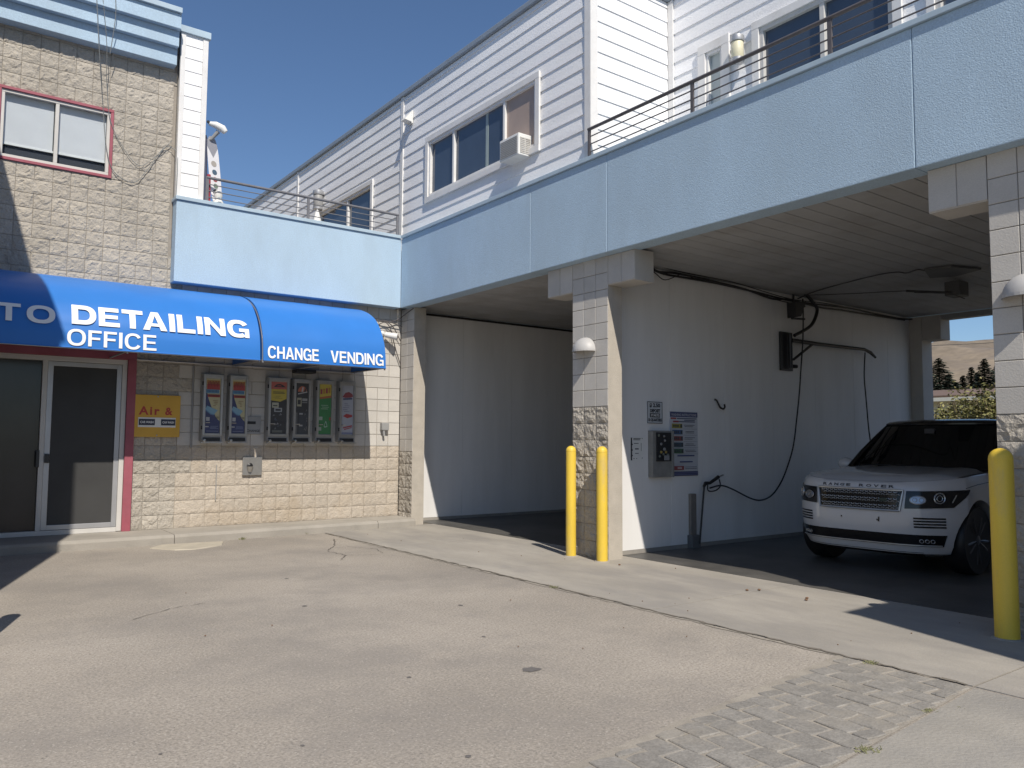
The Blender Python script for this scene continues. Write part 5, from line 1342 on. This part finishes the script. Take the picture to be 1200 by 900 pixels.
# distant scrub on hillside
M_leafd = mat('conifer needles', (.04, .058, .04), .85, var=.3, vscale=2, rnd=.35)
M_leafs = mat('shrub leaves', (.125, .135, .035), .75, var=.3, vscale=3, rnd=.45, huerand=.35)
M_bark = plain('bark', (.09, .065, .045), .9)
def conifer(x, y, h, r, label, leafy=1.0, nb=None):
    t = thing('conifer_tree', (x, y, 0), label, 'tree', 'conifers behind the brown roof')
    part('trunk', MB().tube([(x, y, 0), (x + .05, y, h * .5), (x, y, h * .98)], [h * .022, h * .014, .01], 8), M_bark, t)
    mb = MB(); n = int((nb or 260) * leafy)
    for k in range(n):
        q = (k + R() * .9) / n; z = h * (.10 + .88 * q); rl = r * (1 - q) ** .8 * U(.65, 1.15) + .06; a = k * 2.4 + U(-.5, .5)
        dx, dy = math.cos(a), math.sin(a); sw_ = 12
        for s in range(sw_):
            w_ = (s + .5) / sw_; L = rl * w_; zz = z - L * .22 + L * L * .05; wd = rl * .42 * (1.1 - w_) + .10
            for sd in (-1, 1):
                p = Vector((x + dx * L, y + dy * L, zz)); tip = p + Vector((dx * wd * .7 - dy * sd * wd, dy * wd * .7 + dx * sd * wd, U(-.3, .05) * wd)); nn = Vector((dx, dy, 0)) * .12
                mb.q(p - nn, p + nn, tip + Vector((0, 0, U(-.04, .04))))
    part('crown', mb, M_leafd, t, fixn=False)
for (px, py, D, wpx, lab) in ((1100, 417, 70, 34, 'broad dark conifer at the left of the rear bay opening'), (1085, 424, 66, 26, 'dark conifer half hidden by the rear pier'), (1128, 438, 72, 12, 'small slim conifer right of the broad one'), (1138, 428, 74, 13, 'slim conifer in the middle of the rear opening'), (1153, 418, 70, 22, 'tall conifer near the right side of the rear opening'), (1168, 425, 72, 18, 'conifer half hidden by the right column'), (1112, 436, 75, 16, 'low conifer on the right flank of the broad dark one'), (1145, 434, 78, 14, 'conifer between the two slim ones near the right'), (1120, 446, 68, 12, 'shortest young conifer behind the brown roof')):
    tp = hit(px, py, 0, D); dist = (tp - Vector((0, 0, 1.53))).length
    conifer(tp.x, tp.y, tp.z, wpx * dist / f * 1.75, lab, 1.0)
g = MB()
for k in range(36):   # far scrub trees on the slope
    px, py = U(1088, 1168), U(428, 446); D = U(230, 330); p = hit(px, py, 0, D); z0 = hill_h(p.x, p.y); hh = U(2.5, 5)
    for q in range(14):
        a = U(0, 6.28); rr_ = U(0, 1.1); zz = z0 + U(.2, 1) * hh; w_ = .9 * (1.1 - (zz - z0) / hh)
        c = Vector((p.x + rr_ * math.cos(a) * w_, p.y + rr_ * math.sin(a) * w_, zz)); g.q(c + Vector((0, -.5 * w_ - .1, -.4)), c + Vector((0, .5 * w_ + .1, -.4)), c + Vector((.2, .1, .7)))
part('hillside_scrub', g, M_leafd, kind='stuff', fixn=False)
# low building behind with brown roof
p1 = hit(1060, 462, 0, 40); BB = thing('low_building', (40, 17, 0), 'low pale building with a brown metal roof seen through the rear bay opening', 'building')
part('wall', MB().box(40.4, 52, 4, 30, 0, 3.72), plain('pale stucco', (.55, .55, .44), .8), BB)
mb = MB(); y0_, y1_ = 3, 31
mb.q((39.9, y0_, 3.80), (39.9, y1_, 3.98), (48, y1_, 4.75), (48, y0_, 4.60)); mb.q((39.9, y0_, 3.66), (39.9, y1_, 3.84), (39.9, y1_, 3.98), (39.9, y0_, 3.80)); mb.q((39.9, y0_, 3.66), (39.9, y1_, 3.84), (48, y1_, 4.5), (48, y0_, 4.4)); mb.q((48, y0_, 4.60), (48, y1_, 4.75), (56, y1_, 3.98), (56, y0_, 3.8))
part('roof', mb, mat('brown metal roof', (.15, .10, .075), .9, var=.1, vscale=.6), BB)
part('fascia', MB().box(39.82, 39.89, 3, 31, 3.62, 3.80), plain('fascia cream', (.62, .62, .55), .7), BB)
mb = MB()
for k in range(18): mb.box(39.92, 40.0, 5 + k * 1.4, 5.05 + k * 1.4, 3.8, 3.83)
# shrubs
def shrub(x, y, zb, h, r, label, n=900):
    t = thing('shrub', (x, y, 0), label, 'shrub', 'autumn shrubs behind the wash bay')
    mb = MB()
    for k in range(7): a = U(0, 6.28); mb.tube([(x, y, 0), (x + .3 * r * math.cos(a), y + .3 * r * math.sin(a), h * .5), (x + .75 * r * math.cos(a), y + .75 * r * math.sin(a), h * .85)], [.04, .025, .01], 5)
    part('stem', mb, M_bark, t)
    mb = MB(); cl = []
    for k in range(26):
        a, e = U(0, 6.28), U(-.3, 1.4); q = U(.45, 1); cl.append((x + r * q * math.cos(e) * math.cos(a), y + r * q * math.cos(e) * math.sin(a), h * .5 + h * .40 * q * math.sin(e)))
    for k in range(n * 2):
        c = random.choice(cl); p = Vector(c) + Vector((random.gauss(0, r * .17), random.gauss(0, r * .17), random.gauss(0, h * .07)))
        s = U(.035, .07); a = Vector((U(-1, 1), U(-1, 1), U(-.6, .6))).normalized() * s; b = a.orthogonal().normalized() * s * .8
        b.rotate(Matrix.Rotation(U(0, 6.28), 3, a)); mb.q(p - a, p + b * .7, p + a, p - b * .7)
    part('leaf_mass', mb, M_leafs, t, fixn=False)
for (px, py, D, r, lab) in ((1096, 474, 23, .75, 'yellow green shrub nearest the rear pier in the rear opening'), (1112, 472, 24, .8, 'yellow green shrub second from the rear pier'), (1130, 452, 25, 1.0, 'tall olive shrub in the middle of the rear opening'), (1150, 449, 24, .95, 'tall rusty green shrub just left of the right column'), (1170, 450, 24, .9, 'olive shrub partly hidden by the right column')):
    p = hit(px, py, 0, D); shrub(p.x, p.y, 0, p.z, r, lab, 1100)
# power line
t = thing('power_line', (60, 30, 12), 'thin power line crossing the sky in the rear opening', 'cable')
a_, b_ = hit(1060, 390, 0, 55), hit(1200, 383, 0, 60); part('wire', MB().tube(sagc(a_ + (a_ - b_) * 2, b_ + (b_ - a_) * 2, 1.0, 24), .02, 5), M_blkm, t)

# joined small print and tiny repeats
for o in SC.objects:
    if o.parent and o.name.split('.')[0] in ('lettering', 'print', 'sticker', 'grille_mesh', 'button', 'poster', 'border', 'side_louvre', 'rear_grille', 'frame', 'wiper', 'shut_line', 'plate_hole', 'badge'): o['kind'] = 'stuff'
